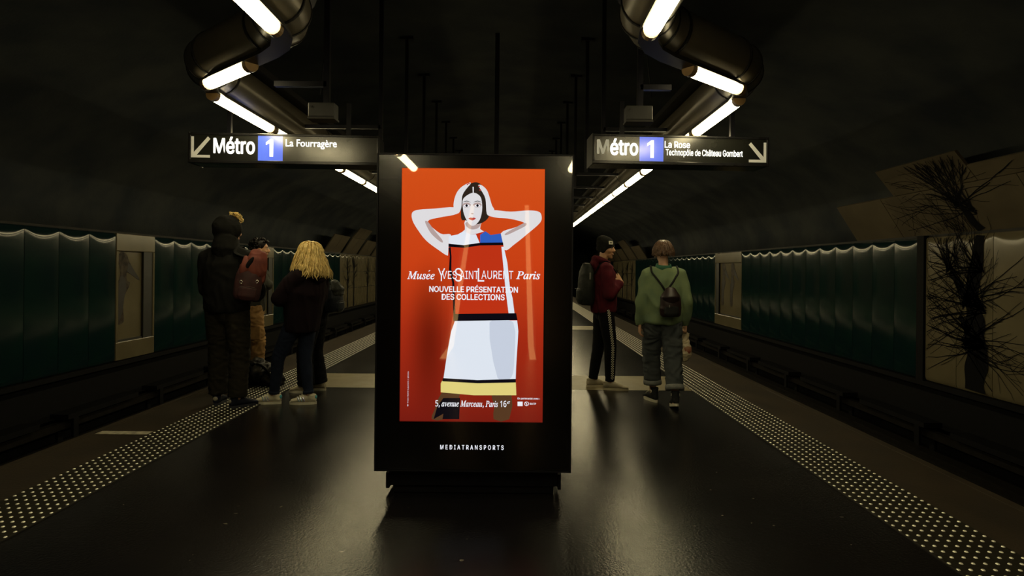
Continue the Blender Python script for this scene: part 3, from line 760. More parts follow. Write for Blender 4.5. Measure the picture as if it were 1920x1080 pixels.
shape([(303, 132), (615, 128), (622, 163), (303, 168)], 'ink', 'printed_belt', 6, 1)
shape([(232, 485), (240, 470), (420, 480), (613, 475), (616, 545), (400, 545), (232, 530)], 'yellow', 'printed_hem', 6, 1)
shape([(243, 458), (420, 468), (613, 462), (613, 480), (420, 484), (240, 474)], 'ink', 'printed_hem_band', 6, 1)
for (bd, x0, x1, y0, y1, cr_, kw) in [
    ('YSL',) * 0 or ('Y', 322, 378, 852, 948, 5, {}), ('VES', 352, 466, 872, 932, 5, {}), ('S', 448, 506, 850, 952, 5, {}), ('AINT', 488, 628, 872, 932, 5, {}),
    ('L', 622, 672, 852, 952, 5, {}), ('AURENT', 650, 890, 872, 932, 5, {}),
    ('NOUVELLE PRÉSENTATION', 258, 925, 980, 1030, 5, dict(bold=.022)),
    ('DES COLLECTIONS', 237, 557, 32, 60, 6, dict(bold=.022)),
    ('En partenariat avec :', 622, 735, 556, 567, 6, dict(bold=.02)), ('RATP', 684, 716, 583, 592, 6, dict(bold=.02)),
    ('MEDIATRANSPORTS', 230, 552, 797, 818, 6, dict(bold=.022, spacing=1.5))]:
    f = (lambda x, y: (x / 4 + 740, y / 4 + 290)) if cr_ == 5 else (lambda x, y: (x / 2.7 + 740, y / 2.7 + 540))
    a = kp(*f(x0, y1)); b = kp(*f(x1, y0))
    text(bd, a[0], b[0], a[1], b[1], .0030 if bd == 'MEDIATRANSPORTS' else .0060, PC['text'], kiosk, fnt=FINTER, **kw)
def mi(s):     # serif italic capitals and small letters
    o = ''
    for ch in s:
        if ch == 'h': o += '\u210e'
        elif 'A' <= ch <= 'Z': o += chr(0x1D434 + ord(ch) - 65)
        elif 'a' <= ch <= 'z': o += chr(0x1D44E + ord(ch) - 97)
        else: o += ch
    return o
def serif(bd, x0, x1, y0, y1, cr_, off=.012):
    f = (lambda x, y: (x / 4 + 740, y / 4 + 290)) if cr_ == 5 else (lambda x, y: (x / 2.7 + 740, y / 2.7 + 540))
    a = kp(*f(x0, y1)); b = kp(*f(x1, y0))
    if FMATH: return text(mi(bd), a[0], b[0], a[1], b[1], .0060, PC['text'], kiosk, fnt=FMATH, bold=off)
    return text(bd, a[0], b[0], a[1], b[1], .0060, PC['text'], kiosk, shear=.25)
serif('Musee', 92, 300, 876, 934, 5)
shape([(252, 872), (262, 865), (266, 868), (254, 878)], 'text', 'accent', k=1)
serif('Paris', 910, 1092, 876, 934, 5)
serif('5, avenue Marceau, Paris 16', 205, 566, 572, 606, 6); serif('e', 569, 584, 574, 588, 6)
shape([(622, 577), (648, 577), (648, 600), (622, 600)], 'text', 'partner_logo', 6, 1)
ring = [(668 + 12 * math.cos(t), 588 + 11 * math.sin(t)) for t in [i * PI / 10 for i in range(20)]]
rin = [(668 + 9 * math.cos(t), 588 + 8 * math.sin(t)) for t in [i * PI / 10 for i in range(20)]]
for i in range(20): shape([ring[i], ring[(i + 1) % 20], rin[(i + 1) % 20], rin[i]], 'text', 'partner_logo', 6, 1); pc[0] -= 1
shape([(660, 580), (668, 584), (672, 592), (668, 600), (665, 600), (668, 592), (664, 586)], 'text', 'partner_logo', 6, 1)
# small vertical credit line
me = textmesh('© Yves Saint Laurent / photo', fnt=FINTER); vs = me.vertices
ax, bx_ = min(v.co.x for v in vs), max(v.co.x for v in vs); ay, by = min(v.co.y for v in vs), max(v.co.y for v in vs)
A = kp(740 + 62 / 2.7, 540 + 600 / 2.7); B = kp(740 + 72 / 2.7, 540 + 423 / 2.7)
for v in vs: v.co = (B[0] - (v.co.y - ay) / (by - ay) * (B[0] - A[0]), .006, A[1] + (v.co.x - ax) / (bx_ - ax) * (B[1] - A[1]))
me.update(); link('lettering', me, PC['text'], kiosk)

# ---------------------------------------------------------------- escalator behind the camera (it shows in the glass of the panel)
M['amber'] = mat('amber_strip_light', (.5, .35, .15), .5, emit=(1.0, .62, .22), estr=2.4)
esc = empty('escalator', (-.4, -2.2, 0), label='escalator with amber light strips rising behind the viewer, mirrored in the poster glass', cat='escalator')
for i, x in enumerate((-.80, .80)):
    mb = MB(); pts = [(0, 0), (0, .95), (-.8, 1.0), (-5.4, 3.9), (-6.0, 3.9), (-6.0, 3.0), (-1.0, 0)]
    mb.prism(pts, x - .05, x + .05, 'yz'); mb.build('balustrade', M['black'], esc)
    q = MB(); s = 1 if x < 0 else -1
    q.add([(x + s * .055, 0.25, .012), (x + s * .155, 0.25, .012), (x + s * .155, -.9, .05), (x + s * .055, -.9, .05), (x + s * .055, -5.9, 3.05), (x + s * .155, -5.9, 3.05)],
          [(0, 1, 2, 3), (3, 2, 5, 4)])
    q.build('light_strip', M['amber'], esc)
stepm = MB().box(-.63, .63, -.30, 0, -.18, 0).mesh('step')
for i in range(15):
    link('step', stepm, M['rail'], esc, loc=(0, -1.0 - i * .33, .05 + i * .195))

# ================================================================ people
V3 = lambda *a: Vector(a)
def remesh(mb, voxel, smooth_it=3):
    me = mb.mesh('r', recalc=False); o = bpy.data.objects.new('r', me); COL.objects.link(o)
    md = o.modifiers.new('r', 'REMESH'); md.mode = 'VOXEL'; md.voxel_size = voxel; md.use_smooth_shade = True
    if smooth_it:
        sm = o.modifiers.new('s', 'SMOOTH'); sm.iterations = smooth_it; sm.factor = .5
    bpy.context.view_layer.update()
    out = bpy.data.meshes.new_from_object(o.evaluated_get(bpy.context.evaluated_depsgraph_get()))
    bpy.data.objects.remove(o); bpy.data.meshes.remove(me); return out
def wrinkle(me, amp, scale, stretch=(1, 1, 1), seed=0):
    nv = len(me.vertices); co = [0.0] * (nv * 3); no = [0.0] * (nv * 3)
    me.vertices.foreach_get('co', co); me.vertices.foreach_get('normal', no)
    for i in range(nv):
        p = Vector((co[3 * i] * stretch[0], co[3 * i + 1] * stretch[1], co[3 * i + 2] * stretch[2])) * scale
        w_ = noise.noise_vector(p * .5 + Vector((seed, 0, 0)))
        d = noise.noise(p + w_ * 1.2 + Vector((seed * 3.1, 1.7, 0)))
        d = (1 - abs(d) * 2.2) * amp
        for k in range(3): co[3 * i + k] += no[3 * i + k] * d
    me.vertices.foreach_set('co', co); me.update()
def lerp(a, b, t): return a + (b - a) * t
class Fig:
    """joint layout of one figure, local frame: +Y is where the chest faces, x to the figure's right"""
    def __init__(s, H, hipw=.092, shw=.185, feet=((-.1, 0, 0), (.1, 0, 0)), toes=(0, 0), lift=(0, 0), lean=0.0, elbows=None, wrists=None, fingers=None,
                 pelvis=None, headyaw=0.0, headpitch=0.0, bulk=1.0, kneef=(.05, .05)):
        k = s.k = H / 1.75; s.bulk = bulk; s.H = H
        px = (feet[0][0] + feet[1][0]) / 2; py = (feet[0][1] + feet[1][1]) / 2
        s.pel = V3(*(pelvis or (px, py - .02, .95))) * 1.0; s.pel.z = .95 * k if pelvis is None else s.pel.z
        ln = lean
        s.waist = s.pel + V3(0, ln * .3, .14) * k; s.chest = s.pel + V3(0, ln * .8, .34) * k
        s.neck = s.pel + V3(0, ln * 1.1 - .01, .53) * k; s.head = s.neck + V3(0, ln * .2 + .035, .155) * k
        s.hip = [s.pel + V3(q * hipw, 0, -.03) * k for q in (-1, 1)]
        s.sh = [s.pel + V3(q * shw, ln - .01 / 1, .475) * k for q in (-1, 1)]
        s.ank = [V3(f[0], f[1], (.085) * k + f[2]) for f in feet]; s.toes = toes; s.lift = lift; s.feet = feet
        s.knee = [lerp(s.hip[i], s.ank[i], .5) + V3(math.sin(-toes[i]) * kneef[i], math.cos(toes[i]) * kneef[i], .02) for i in (0, 1)]
        s.elb = [V3(*e) for e in (elbows or [(s.sh[i].x + (-.05, .05)[i], s.sh[i].y - .03, s.sh[i].z - .29 * k) for i in (0, 1)])]
        s.wri = [V3(*e) for e in (wrists or [(s.elb[i].x + (.0, .0)[i], s.elb[i].y + .07, s.elb[i].z - .25 * k) for i in (0, 1)])]
        s.fdir = [V3(*e).normalized() for e in (fingers or [(s.wri[i] - s.elb[i]) for i in (0, 1)])]
        s.hy = headyaw; s.hp = headpitch
    def headmtx(s):
        return Matrix.Translation(s.head) @ Matrix.Rotation(s.hy, 4, 'Z') @ Matrix.Rotation(s.hp, 4, 'X')
def hand(mb, w_, d, side, k, curl=.5, palmn=None):
    """palm and five bent fingers; d: finger direction; palmn: direction the palm faces"""
    n = (palmn or V3(-side, 0, 0)); n = (n - d * n.dot(d)).normalized(); a = d.cross(n).normalized() * (1 if side > 0 else -1)
    # a: towards the thumb side
    mb.tube([w_ - d * .03 * k, w_ + d * .02 * k, w_ + d * .06 * k, w_ + d * .088 * k], [(.026 * k, .020 * k), (.034 * k, .016 * k), (.041 * k, .015 * k), (.038 * k, .013 * k)], 10, ref=a, rcap=True)
    for i, (off, L) in enumerate(((.030, .070), (.010, .080), (-.011, .074), (-.030, .058))):
        p = w_ + d * .082 * k + a * off * k; pts = [p - d * .015]; dd = d.copy(); nn = n.copy()
        for j, f in enumerate((.42, .32, .26)):
            ang = curl * (.7, 1.0, .9)[j] * (1 + .12 * i); q = Matrix.Rotation(ang, 3, a.cross(d).dot(n) > 0 and a or a)
            nd = (dd * math.cos(ang) + nn * math.sin(ang)).normalized(); nn = (nn * math.cos(ang) - dd * math.sin(ang)).normalized(); dd = nd
            p = p + dd * L * f * k; pts.append(p)
        mb.tube(pts, [.0095 * k, .0092 * k, .0085 * k, .0072 * k], 8, rcap=True)
    p = w_ + d * .022 * k + a * .025 * k; t1 = (d * .62 + a * .7 + n * .35).normalized(); t2 = (d * .85 + a * .25 + n * .45).normalized()
    mb.tube([p, p + t1 * .035 * k, p + t1 * .035 * k + t2 * .03 * k, p + t1 * .035 * k + t2 * .052 * k], [.013 * k, .0115 * k, .010 * k, .008 * k], 8, rcap=True)
def headshape(mb, f, fem=False):
    k = f.k; mx = f.headmtx(); T = lambda x, y, z: mx @ V3(x * k, y * k, z * k)
    def el(c, r, tilt=0):
        m = (mx.to_3x3() @ Matrix.Rotation(tilt, 3, 'X')).to_4x4(); mb.ball(T(*c), tuple(q * k for q in r), 18, 12, m)
    el((0, -.012, .035), (.076, .096, .085)); el((0, .018, .0), (.066, .074, .092)); el((0, .030, -.062), (.050, .052, .042))
    el((0, .066, -.092), (.022, .020, .017)); el((0, .052, .040), (.058, .036, .030))            # chin, brow
    for q in (-1, 1):
        el((q * .036, .056, -.018), (.026, .024, .022)); el((q * .080, -.008, -.005), (.011, .020, .032), .2)   # cheek, ear
    mb.tube([T(0, .082, .028), T(0, .094, .006), T(0, .106, -.014), T(0, .098, -.025)], [.009 * k, .010 * k, .014 * k, .011 * k], 8, rcap=True)
    el((.010, .092, -.021), (.009, .011, .008)); el((-.010, .092, -.021), (.009, .011, .008))
    el((0, .080, -.050), (.021, .012, .006)); el((0, .078, -.060), (.019, .012, .007))
def body(f, parent, skin, curls=(.45, .45), palms=(None, None)):
    k = f.k; b = f.bulk; mb = MB()
    headshape(mb, f)
    mb.tube([f.neck + V3(0, -.02, -.05) * k, f.neck + V3(0, 0, .03) * k, f.head + V3(0, -.02, -.05) * k], [(.062 * k, .058 * k), (.052 * k, .052 * k), (.052 * k, .056 * k)], 14, ref=(1, 0, 0), rcap=True)
    mb.tube([f.pel + V3(0, 0, -.08) * k, f.pel, f.waist, f.chest, (f.sh[0] + f.sh[1]) / 2 + V3(0, 0, -.03) * k, f.neck + V3(0, 0, -.03)],
            [(.12 * k, .09 * k), (.145 * k, .10 * k), (.120 * k, .085 * k), (.145 * k, .10 * k), (.13 * k, .066 * k), (.06 * k, .055 * k)], 20, ref=(1, 0, 0), rcap=True)
    for i in (0, 1):
        q = (-1, 1)[i]
        mb.tube([f.hip[i], lerp(f.hip[i], f.knee[i], .4), f.knee[i], lerp(f.knee[i], f.ank[i], .3), f.ank[i]], [.078 * k, .070 * k, .050 * k, .049 * k, .034 * k], 14, rcap=True)
        ty = -f.toes[i]; fd = V3(math.sin(ty), math.cos(ty), 0)
        mb.tube([f.ank[i] + V3(0, 0, -.03), f.ank[i] - V3(0, 0, .038) + fd * .04, f.ank[i] - V3(0, 0, .045) + fd * .08], [.032 * k, .026 * k, .018 * k], 12, rcap=True)
        mb.tube([f.sh[i] - V3(q * .03, 0, 0), f.sh[i] + V3(0, 0, -.02), lerp(f.sh[i], f.elb[i], .5), f.elb[i]], [.045 * k, .044 * k, .041 * k, .036 * k], 12, rcap=True)
        mb.tube([f.elb[i], lerp(f.elb[i], f.wri[i], .3), f.wri[i]], [.036 * k, .037 * k, .024 * k], 12, rcap=True)
        hand(mb, f.wri[i] + f.fdir[i] * .01, f.fdir[i], q, k, curls[i], palms[i])
    me = remesh(mb, .0072, 2)
    o = link('body', me, skin, parent, True)
    # eyes, brows, lips
    mx = f.headmtx(); T = lambda x, y, z: mx @ V3(x * k, y * k, z * k)
    for q in (-1, 1):
        link('eye', MB().ball(T(q * .031, .0765, .012), .0092 * k, 12, 8).mesh(), M['eyewhite'], parent, True)
        e = COL.objects[-1]
        link('iris', MB().ball(T(q * .031, .0836, .012), .0048 * k, 10, 6).mesh(), M['iris'], e, True)
        link('eyebrow', MB().tube([T(q * .014, .090, .032), T(q * .032, .089, .038), T(q * .050, .078, .032)], [.003 * k, .0042 * k, .0025 * k], 6, rcap=True).mesh(), M['brow'], parent, True)
    link('lips', MB().tube([T(-.022, .085, -.054), T(0, .0925, -.055), T(.022, .085, -.054)], [.002 * k, .0055 * k, .002 * k], 8, rcap=True).mesh(), M['lips'], parent, True)
    return o
def topwear(f, parent, m, name='hoodie', slope=0.012, hem=-.05, th=.022, w_=1.0, sleeve=.018, amp=.007, scale=11, seed=0, waistband=True, cuff=0.0, drape=1.0, hemw=1.0):
    k = f.k; mb = MB(); b = f.bulk
    hz = V3(0, 0, hem) * k
    mb.tube([f.pel + hz, f.pel + V3(0, 0, hem + .035) * k, f.waist, f.chest + V3(0, 0, -.04), f.chest + V3(0, 0, .06) * k, (f.sh[0] + f.sh[1]) / 2 + V3(0, -.0, -.02 - slope) * k, f.neck + V3(0, 0, -.015) * k],
            [((.150 * b * hemw + th) * k, (.110 * b + th) * k), ((.165 * b * hemw + th) * k, (.122 * b + th) * k), ((.155 * b * drape + th) * k, (.112 * b * drape + th) * k), ((.168 * b * drape + th) * k, (.118 * b + th) * k),
             ((.172 * b * w_ + th) * k, (.115 * b + th) * k), ((.158 * b * w_ + th) * k, (.082 * b + th) * k), ((.068 + th * .6) * k, (.066 + th * .6) * k)], 28, ref=(1, 0, 0), rcap=False)
    for i in (0, 1):
        q = (-1, 1)[i]
        mb.tube([f.sh[i] - V3(q * .06, 0, .01 + slope * .3), f.sh[i] + V3(0, 0, -.012 - slope), lerp(f.sh[i], f.elb[i], .35), lerp(f.sh[i], f.elb[i], .8), f.elb[i]],
                [(.055 + sleeve) * k * b, (.056 + sleeve) * k * b, (.056 + sleeve) * k * b, (.050 + sleeve) * k, (.048 + sleeve) * k], 14, rcap=True)
        mb.tube([f.elb[i], lerp(f.elb[i], f.wri[i], .45), lerp(f.elb[i], f.wri[i], .82), lerp(f.elb[i], f.wri[i], .97 + cuff)], [(.048 + sleeve) * k, (.043 + sleeve) * k, (.036 + sleeve * .9) * k, (.028 + sleeve * .4) * k], 14)
    me = remesh(mb, .0115, 5); wrinkle(me, amp, scale, (1, 1, .55), seed)
    return link(name, me, m, parent, True)
def trousers(f, parent, m, name='trousers', th=.014, ankle=.94, r0=(.088, .082, .062, .055, .050), amp=.006, scale=12, seed=0, crotch=-.075):
    k = f.k; mb = MB(); b = f.bulk
    mb.tube([f.pel + V3(0, 0, .07) * k, f.pel, f.pel + V3(0, 0, crotch) * k], [((.135 * b + th) * k, (.098 * b + th) * k), ((.148 * b + th) * k, (.108 * b + th) * k), ((.125 * b + th) * k, (.092 * b + th) * k)], 24, ref=(1, 0, 0), rcap=True)
    for i in (0, 1):
        e = lerp(f.knee[i], f.ank[i], ankle)
        mb.tube([f.hip[i] + V3(0, 0, .02), lerp(f.hip[i], f.knee[i], .35), f.knee[i], lerp(f.knee[i], e, .5), e], [(q + th) * k for q in r0], 18)
    me = remesh(mb, .0105, 4); wrinkle(me, amp, scale, (1, 1, 1.7), seed)
    return link(name, me, m, parent, True)
def shoe(f, i, parent, mu, ms, ml=None, size=.28, high=False, stripe=None, heelpatch=None, dark_toe=None):
    k = f.k; L = size; fx, fy, fz = f.feet[i]; yaw = f.toes[i]; pitch = f.lift[i]
    root = Matrix.Translation((fx, fy, fz)) @ Matrix.Rotation(yaw, 4, 'Z') @ Matrix.Rotation(-pitch, 4, 'X')
    # pitch > 0 lifts the heel, turning about the ball of the foot
    if pitch:
        piv = V3(0, L * .45, 0)
        root = Matrix.Translation((fx, fy, 0)) @ Matrix.Rotation(yaw, 4, 'Z') @ Matrix.Translation(piv) @ Matrix.Rotation(-pitch, 4, 'X') @ Matrix.Translation(-piv)
    y0 = -.075
    prof_ = [(0.0, .024, .055), (.03, .034, .075), (.10, .036, .085), (.16, .036, .070), (.20, .042, .050), (.24, .046, .036), (.27, .040, .028), (L, .022, .016)]
    mb = MB(); n = 12; vs = []
    for yy, wd, ht in prof_:
        yy = yy * L / .28
        for j in range(n):
            a = 2 * PI * j / n; x = wd * math.cos(a); z = .022 + ht * .5 + ht * .5 * math.sin(a)
            if math.sin(a) < 0: x *= 1.05
            vs.append(root @ V3(x, y0 + yy, z))
    N = len(prof_)
    fs = [(i_ * n + j, i_ * n + (j + 1) % n, (i_ + 1) * n + (j + 1) % n, (i_ + 1) * n + j) for i_ in range(N - 1) for j in range(n)] + [tuple(range(n)), tuple((N - 1) * n + j for j in range(n))]
    mb.add(vs, fs)
    top = .155 if high else .105
    R0 = root @ V3(0, y0 + .052, .06); R1 = root @ V3(0, y0 + .045, top)
    mb.tube([R0, lerp(R0, R1, .6), R1], [(.040, .050), (.040, .046), (.041, .046)], 14, ref=root.to_3x3() @ V3(1, 0, 0))
    me = remesh(mb, .007, 2)
    up = link('shoe', me, mu, parent, True)
    out = []
    for t in range(28):
        a = 2 * PI * t / 28; c, s_ = math.cos(a), math.sin(a)
        yy = L / 2 + s_ * (L / 2 + .006); w2_ = .046 if s_ > .1 else .040
        wd = w2_ * (1 - .12 * math.cos((yy / L - .35) * 6) ** 2 * .6)
        out.append((c * wd, y0 + yy))
    sb = MB(); sb.prism(out, 0.0, .026, 'xy'); sb.v = [tuple(root @ Vector(v)) for v in sb.v]
    link('sole', sb.mesh(), ms, up)
    if ml:
        lb = MB()
        for q in range(4):
            yy = y0 + .115 + q * .024; zz = .118 - q * .0135 if not high else .125 - q * .0135
            lb.tube([root @ V3(-.022, yy, zz - .012), root @ V3(0, yy + .004, zz - .002), root @ V3(.022, yy, zz - .012)], .0035, 6)
        link('laces', lb.mesh(), ml, up)
    if stripe:
        for s_ in (-1, 1):
            lb = MB()
            for q in range(3):
                yy = y0 + .105 + q * .026
                pts = [root @ V3(s_ * .0425, yy, .034), root @ V3(s_ * .0405, yy + .012, .056), root @ V3(s_ * .034, yy + .022, .078)]
                lb.tube(pts, [(.0035, .006)] * 3, 6, ref=root.to_3x3() @ V3(1, 0, 0))
            link('stripe', lb.mesh(), stripe, up)
    if high:
        for s_ in (-1, 1):
            p = root @ V3(s_ * .0415, y0 + .05, .115)
            link('ankle_patch', MB().ball(p, (.004, .016, .016), 14, 6, root.to_3x3().to_4x4()).mesh(), ms, up, True)
            link('patch_centre', MB().ball(p + (root.to_3x3() @ V3(s_ * .002, 0, 0)), (.004, .009, .009), 10, 6, root.to_3x3().to_4x4()).mesh(), mu, up, True)
        p = root @ V3(0, y0 + L - .055, .034)
        link('toe_cap', MB().ball(p, (.040, .052, .026), 16, 10, root.to_3x3().to_4x4()).mesh(), ms, up, True)
    if heelpatch:
        p = root @ V3(0, y0 + .004, .072)
        link('heel_patch', MB().ball(p, (.024, .014, .022), 12, 8, root.to_3x3().to_4x4()).mesh(), heelpatch, up, True)
    return up
def scalp(f, mx, k, u, v):   # direction on the skull
    return mx @ V3(.083 * k * math.sin(v) * math.cos(u), (-.010 + .100 * math.sin(v) * math.sin(u)) * k, (.035 + .092 * math.cos(v)) * k)
def locks(f, parent, m, n, length, seed, wave=.012, r=.007, umin=PI * .95, umax=PI * 2.05, vmax=1.9, fall=1.0, spread=.35, name='hair', segs=9, cap=True, out=.03, up=0):
    rnd = random.Random(seed); k = f.k; mx = f.headmtx(); mb = MB(); hc = mx @ V3(0, -.01 * k, .03 * k)
    for i in range(n):
        v = math.acos(1 - rnd.random() * (1 - math.cos(vmax))); u = rnd.uniform(0, 2 * PI)
        if v > .85 and math.sin(u) > .15: v = .85 * rnd.random()
        p = scalp(f, mx, k, u, v); d = (p - hc).normalized(); L = length * rnd.uniform(.78, 1.05) * (1.0 - .12 * v)
        hd = V3(d.x, d.y, 0); hd = hd.normalized() if hd.length > .05 else V3(math.cos(u), math.sin(u), 0)
        side = hd.cross(V3(0, 0, 1)).normalized()
        lay = 1.03 + out * rnd.random() ** .8                 # how far this lock stands off the skull
        p = hc + (p - hc) * (1 + .5 * (lay - 1)); pts = [p - d * .004]; ph = rnd.uniform(0, 6.28); fr_ = rnd.uniform(6, 9)
        vel = (hd * .8 + V3(0, 0, .05 + up)).normalized(); q = p.copy()
        for s_ in range(1, segs + 1):
            st = L / segs
            tgt = V3(0, 0, -1) + hd * spread * (.5 if s_ < segs * .6 else .25)
            vel = (vel + tgt * .5 * fall).normalized(); q = q + vel * st
            rel_ = mx.inverted() @ q; e = V3(rel_.x / .086, (rel_.y + .01 * k) / .102, (rel_.z - .035 * k) / .096) / k
            g = min(1, .5 + s_ / 5); want = 1.0 + (lay - 1.0) * g
            if rel_.z > -.02 * k:
                if e.length < want or s_ < segs * .5: e = e.normalized() * want; q = mx @ V3(e.x * .086 * k, e.y * .102 * k - .01 * k, e.z * .096 * k + .035 * k)
            else:
                r2 = math.hypot(e.x, e.y); mn = want * .93
                if r2 < mn:
                    e.x *= mn / r2; e.y *= mn / r2; q = mx @ V3(e.x * .086 * k, e.y * .102 * k - .01 * k, rel_.z)
            A_ = wave * (s_ / segs) ** .7
            pts.append(q + side * math.sin(ph + fr_ * s_ / segs * 2) * A_ + hd * math.cos(ph * 1.7 + fr_ * s_ / segs * 2) * A_ * .6)
        rr = [r * (.7 + .5 * rnd.random()) * (1 - .75 * (j / segs) ** 2) for j in range(len(pts))]
        mb.tube(pts, [(a * 1.3, a * .7) for a in rr], 5)
    o = link(name, mb.mesh(recalc=False), m, parent, True)
    if cap:
        cb = MB(); cb.ball(mx @ V3(0, -.020 * k, .042 * k), (.087 * k * (1 + out * .3), .097 * k * (1 + out * .3), .092 * k * (1 + out * .3)), 20, 14, mx.to_3x3().to_4x4())
        link('hair_cap', cb.mesh(recalc=False), m, parent, True)
    return o

M['skin'] = mat('skin_light', (.55, .33, .21), .5, 0, (.50, .28, .18), 20)
M['skin2'] = mat('skin_tan', (.50, .27, .15), .5, 0, (.44, .23, .12), 20)
M['eyewhite'] = mat('eye_white', (.30, .28, .25), .4); M['iris'] = mat('iris_brown', (.05, .03, .02), .2); M['brow'] = mat('brow_hair', (.03, .02, .015), .8)
M['lips'] = mat('lips', (.42, .15, .12), .45)
M['hood_black'] = mat('black_sweat_cloth', (0.0054, 0.0057, 0.0057), .9, 0, (0.0081, 0.0081, 0.0074), 30, bump=.3, bscale=300)
M['olive_pants'] = mat('dark_olive_cloth', (0.0200, 0.0172, 0.0112), .85, 0, (0.0144, 0.0124, 0.0084), 20, bump=.3, bscale=300)
M['navy_shoe'] = mat('navy_shoe', (0.0120, 0.0144, 0.0300), .6); M['navy_sole'] = mat('navy_sole', (0.0180, 0.0204, 0.0360), .6)
M['grey_patch'] = mat('grey_patch', (.32, .30, .24), .6)
M['red_pack'] = mat('rust_red_canvas', (0.1728, 0.0346, 0.0202), .75, 0, (0.1152, 0.0216, 0.0144), 8, bump=.3, bscale=200)
M['red_pack_dark'] = mat('maroon_canvas', (0.0510, 0.0108, 0.0120), .75, 0, (0.0300, 0.0072, 0.0090), 8, bump=.3, bscale=200)
M['steel'] = mat('steel_ring', (.75, .73, .66), .25, .9)
M['grey_sweater'] = mat('grey_knit', (0.0440, 0.0440, 0.0360), .9, 0, (0.0280, 0.0280, 0.0240), 40, bump=.4, bscale=260)
M['tan_pants'] = mat('tan_cargo_cloth', (.36, .21, .085), .85, 0, (.26, .15, .06), 20, bump=.3, bscale=300)
M['darkhair'] = mat('black_hair', (0.0072, 0.0054, 0.0048), .5)
M['blond'] = mat('blond_hair', (.85, .64, .24), .40, 0, (.62, .44, .15), 30, contrast=(.4, .6))
M['purple_hood'] = mat('dark_plum_cloth', (0.0079, 0.0043, 0.0065), .9, 0, (0.0108, 0.0050, 0.0079), 20, bump=.3, bscale=300)
M['jeans_dark'] = mat('dark_blue_denim', (0.0084, 0.0120, 0.0270), .8, 0, (0.0120, 0.0180, 0.0390), 12, bump=.3, bscale=400)
M['white_shoe'] = mat('white_leather', (.62, .58, .44), .5, 0, (.52, .48, .36), 30); M['white_sole'] = mat('white_sole', (.66, .63, .50), .55)
M['holo'] = mat('iridescent_stripe', (.45, .38, .60), .2, .7, (.30, .55, .60), 40)
M['teal_patch'] = mat('teal_patch', (.08, .40, .50), .4)
M['navy_pack'] = mat('navy_nylon', (0.0144, 0.0192, 0.0250), .42, 0, (0.0086, 0.0115, 0.0173), 6, bump=.2, bscale=80)
M['blackcloth'] = mat('black_cloth', (0.0032, 0.0032, 0.0040), .85)
M['maroon'] = mat('maroon_sweat_cloth', (0.0843, 0.0079, 0.0149), .85, 0, (0.0546, 0.0054, 0.0109), 14, bump=.3, bscale=300)
M['beanie'] = mat('black_knit', (0.0084, 0.0084, 0.0072), .9, 0, (0.0132, 0.0132, 0.0108), 60, bump=.8, bscale=180)
M['patchwhite'] = mat('white_label', (.75, .72, .58), .6)
M['grey_pack'] = mat('grey_green_nylon', (0.0216, 0.0240, 0.0202), .55, 0, (0.0106, 0.0125, 0.0115), 5, bump=.3, bscale=90)
M['beige_shoe'] = mat('beige_mesh', (0.3780, 0.3330, 0.2340), .6, 0, (0.2880, 0.2520, 0.1710), 20); M['beige_sole'] = mat('beige_sole', (.50, .44, .30), .55)
M['green_shirt'] = mat('sage_green_cotton', (0.1870, 0.2465, 0.1275), .8, 0, (0.1360, 0.1955, 0.1190), 7, bump=.2, bscale=260)
M['green_collar'] = mat('teal_green_cotton', (.05, .16, .10), .8)
M['jeans'] = mat('grey_blue_denim', (0.0644, 0.0728, 0.0756), .8, 0, (0.0448, 0.0532, 0.0588), 9, bump=.3, bscale=350)
M['jeans_cuff'] = mat('pale_denim_cuff', (.19, .20, .19), .8, 0, (.13, .14, .14), 30)
M['brownhair'] = mat('brown_hair', (.13, .065, .030), .42, 0, (.07, .035, .018), 40)
M['blackcanvas'] = mat('black_canvas', (.018, .019, .020), .8); M['brownpack'] = mat('dark_plum_leather', (0.0210, 0.0084, 0.0084), .45, 0, (0.0120, 0.0060, 0.0066), 10)
M['plasticbag'] = mat('cream_plastic', (.55, .47, .32), .4, 0, (.45, .37, .25), 8); M['redfood'] = mat('red_content', (.30, .06, .04), .6, 0, (.36, .22, .12), 12)
M['duffel'] = mat('black_mottled_nylon', (0.0048, 0.0048, 0.0052), .4, 0, (0.0400, 0.0360, 0.0300), 9, bump=.6, bscale=20, contrast=(.52, .66))
M['sock'] = mat('dark_sock', (.03, .02, .025), .9)

for n_ in ('hood_black', 'olive_pants', 'grey_sweater', 'purple_hood', 'jeans_dark', 'blackcloth', 'maroon', 'beanie', 'darkhair', 'green_shirt', 'green_collar', 'jeans', 'tan_pants', 'navy_shoe', 'blackcanvas', 'duffel', 'grey_pack', 'navy_pack'):
    M[n_].node_tree.nodes['Principled BSDF'].inputs['Specular IOR Level'].default_value = .15
def over_shoulder(B, T, shirt, s_, xt, xb, ztop, zsh, w_, m, xfront=None):
    """a strap laid on the garment: up the back, over the shoulder, down the chest"""
    t = bvh(shirt); pts = []; xf = xfront or xt
    def hit(o, d):
        h = t.ray_cast(V3(*o), V3(*d))[0]
        return None if h is None else h - V3(*d) * .008
    for q in range(5):
        u = q / 4; pts.append(hit((s_ * lerp(xb, xt, u), -.7, lerp(ztop, zsh, u)), (0, 1, 0)))
    for y in (-.035, .0, .035): pts.append(hit((s_ * xt, y, 2.0), (0, 0, -1)))
    for q in range(5):
        u = q / 4; pts.append(hit((s_ * lerp(xt, xf, u), .7, lerp(zsh - .03, zsh - .28, u)), (0, -1, 0)))
    pts = [rel(B, T.matrix_world @ p) for p in pts if p is not None]
    strap(B, pts, w_, m)
def bvh(o):
    from mathutils.bvhtree import BVHTree
    return BVHTree.FromPolygons([v.co for v in o.data.vertices], [tuple(p.vertices) for p in o.data.polygons])
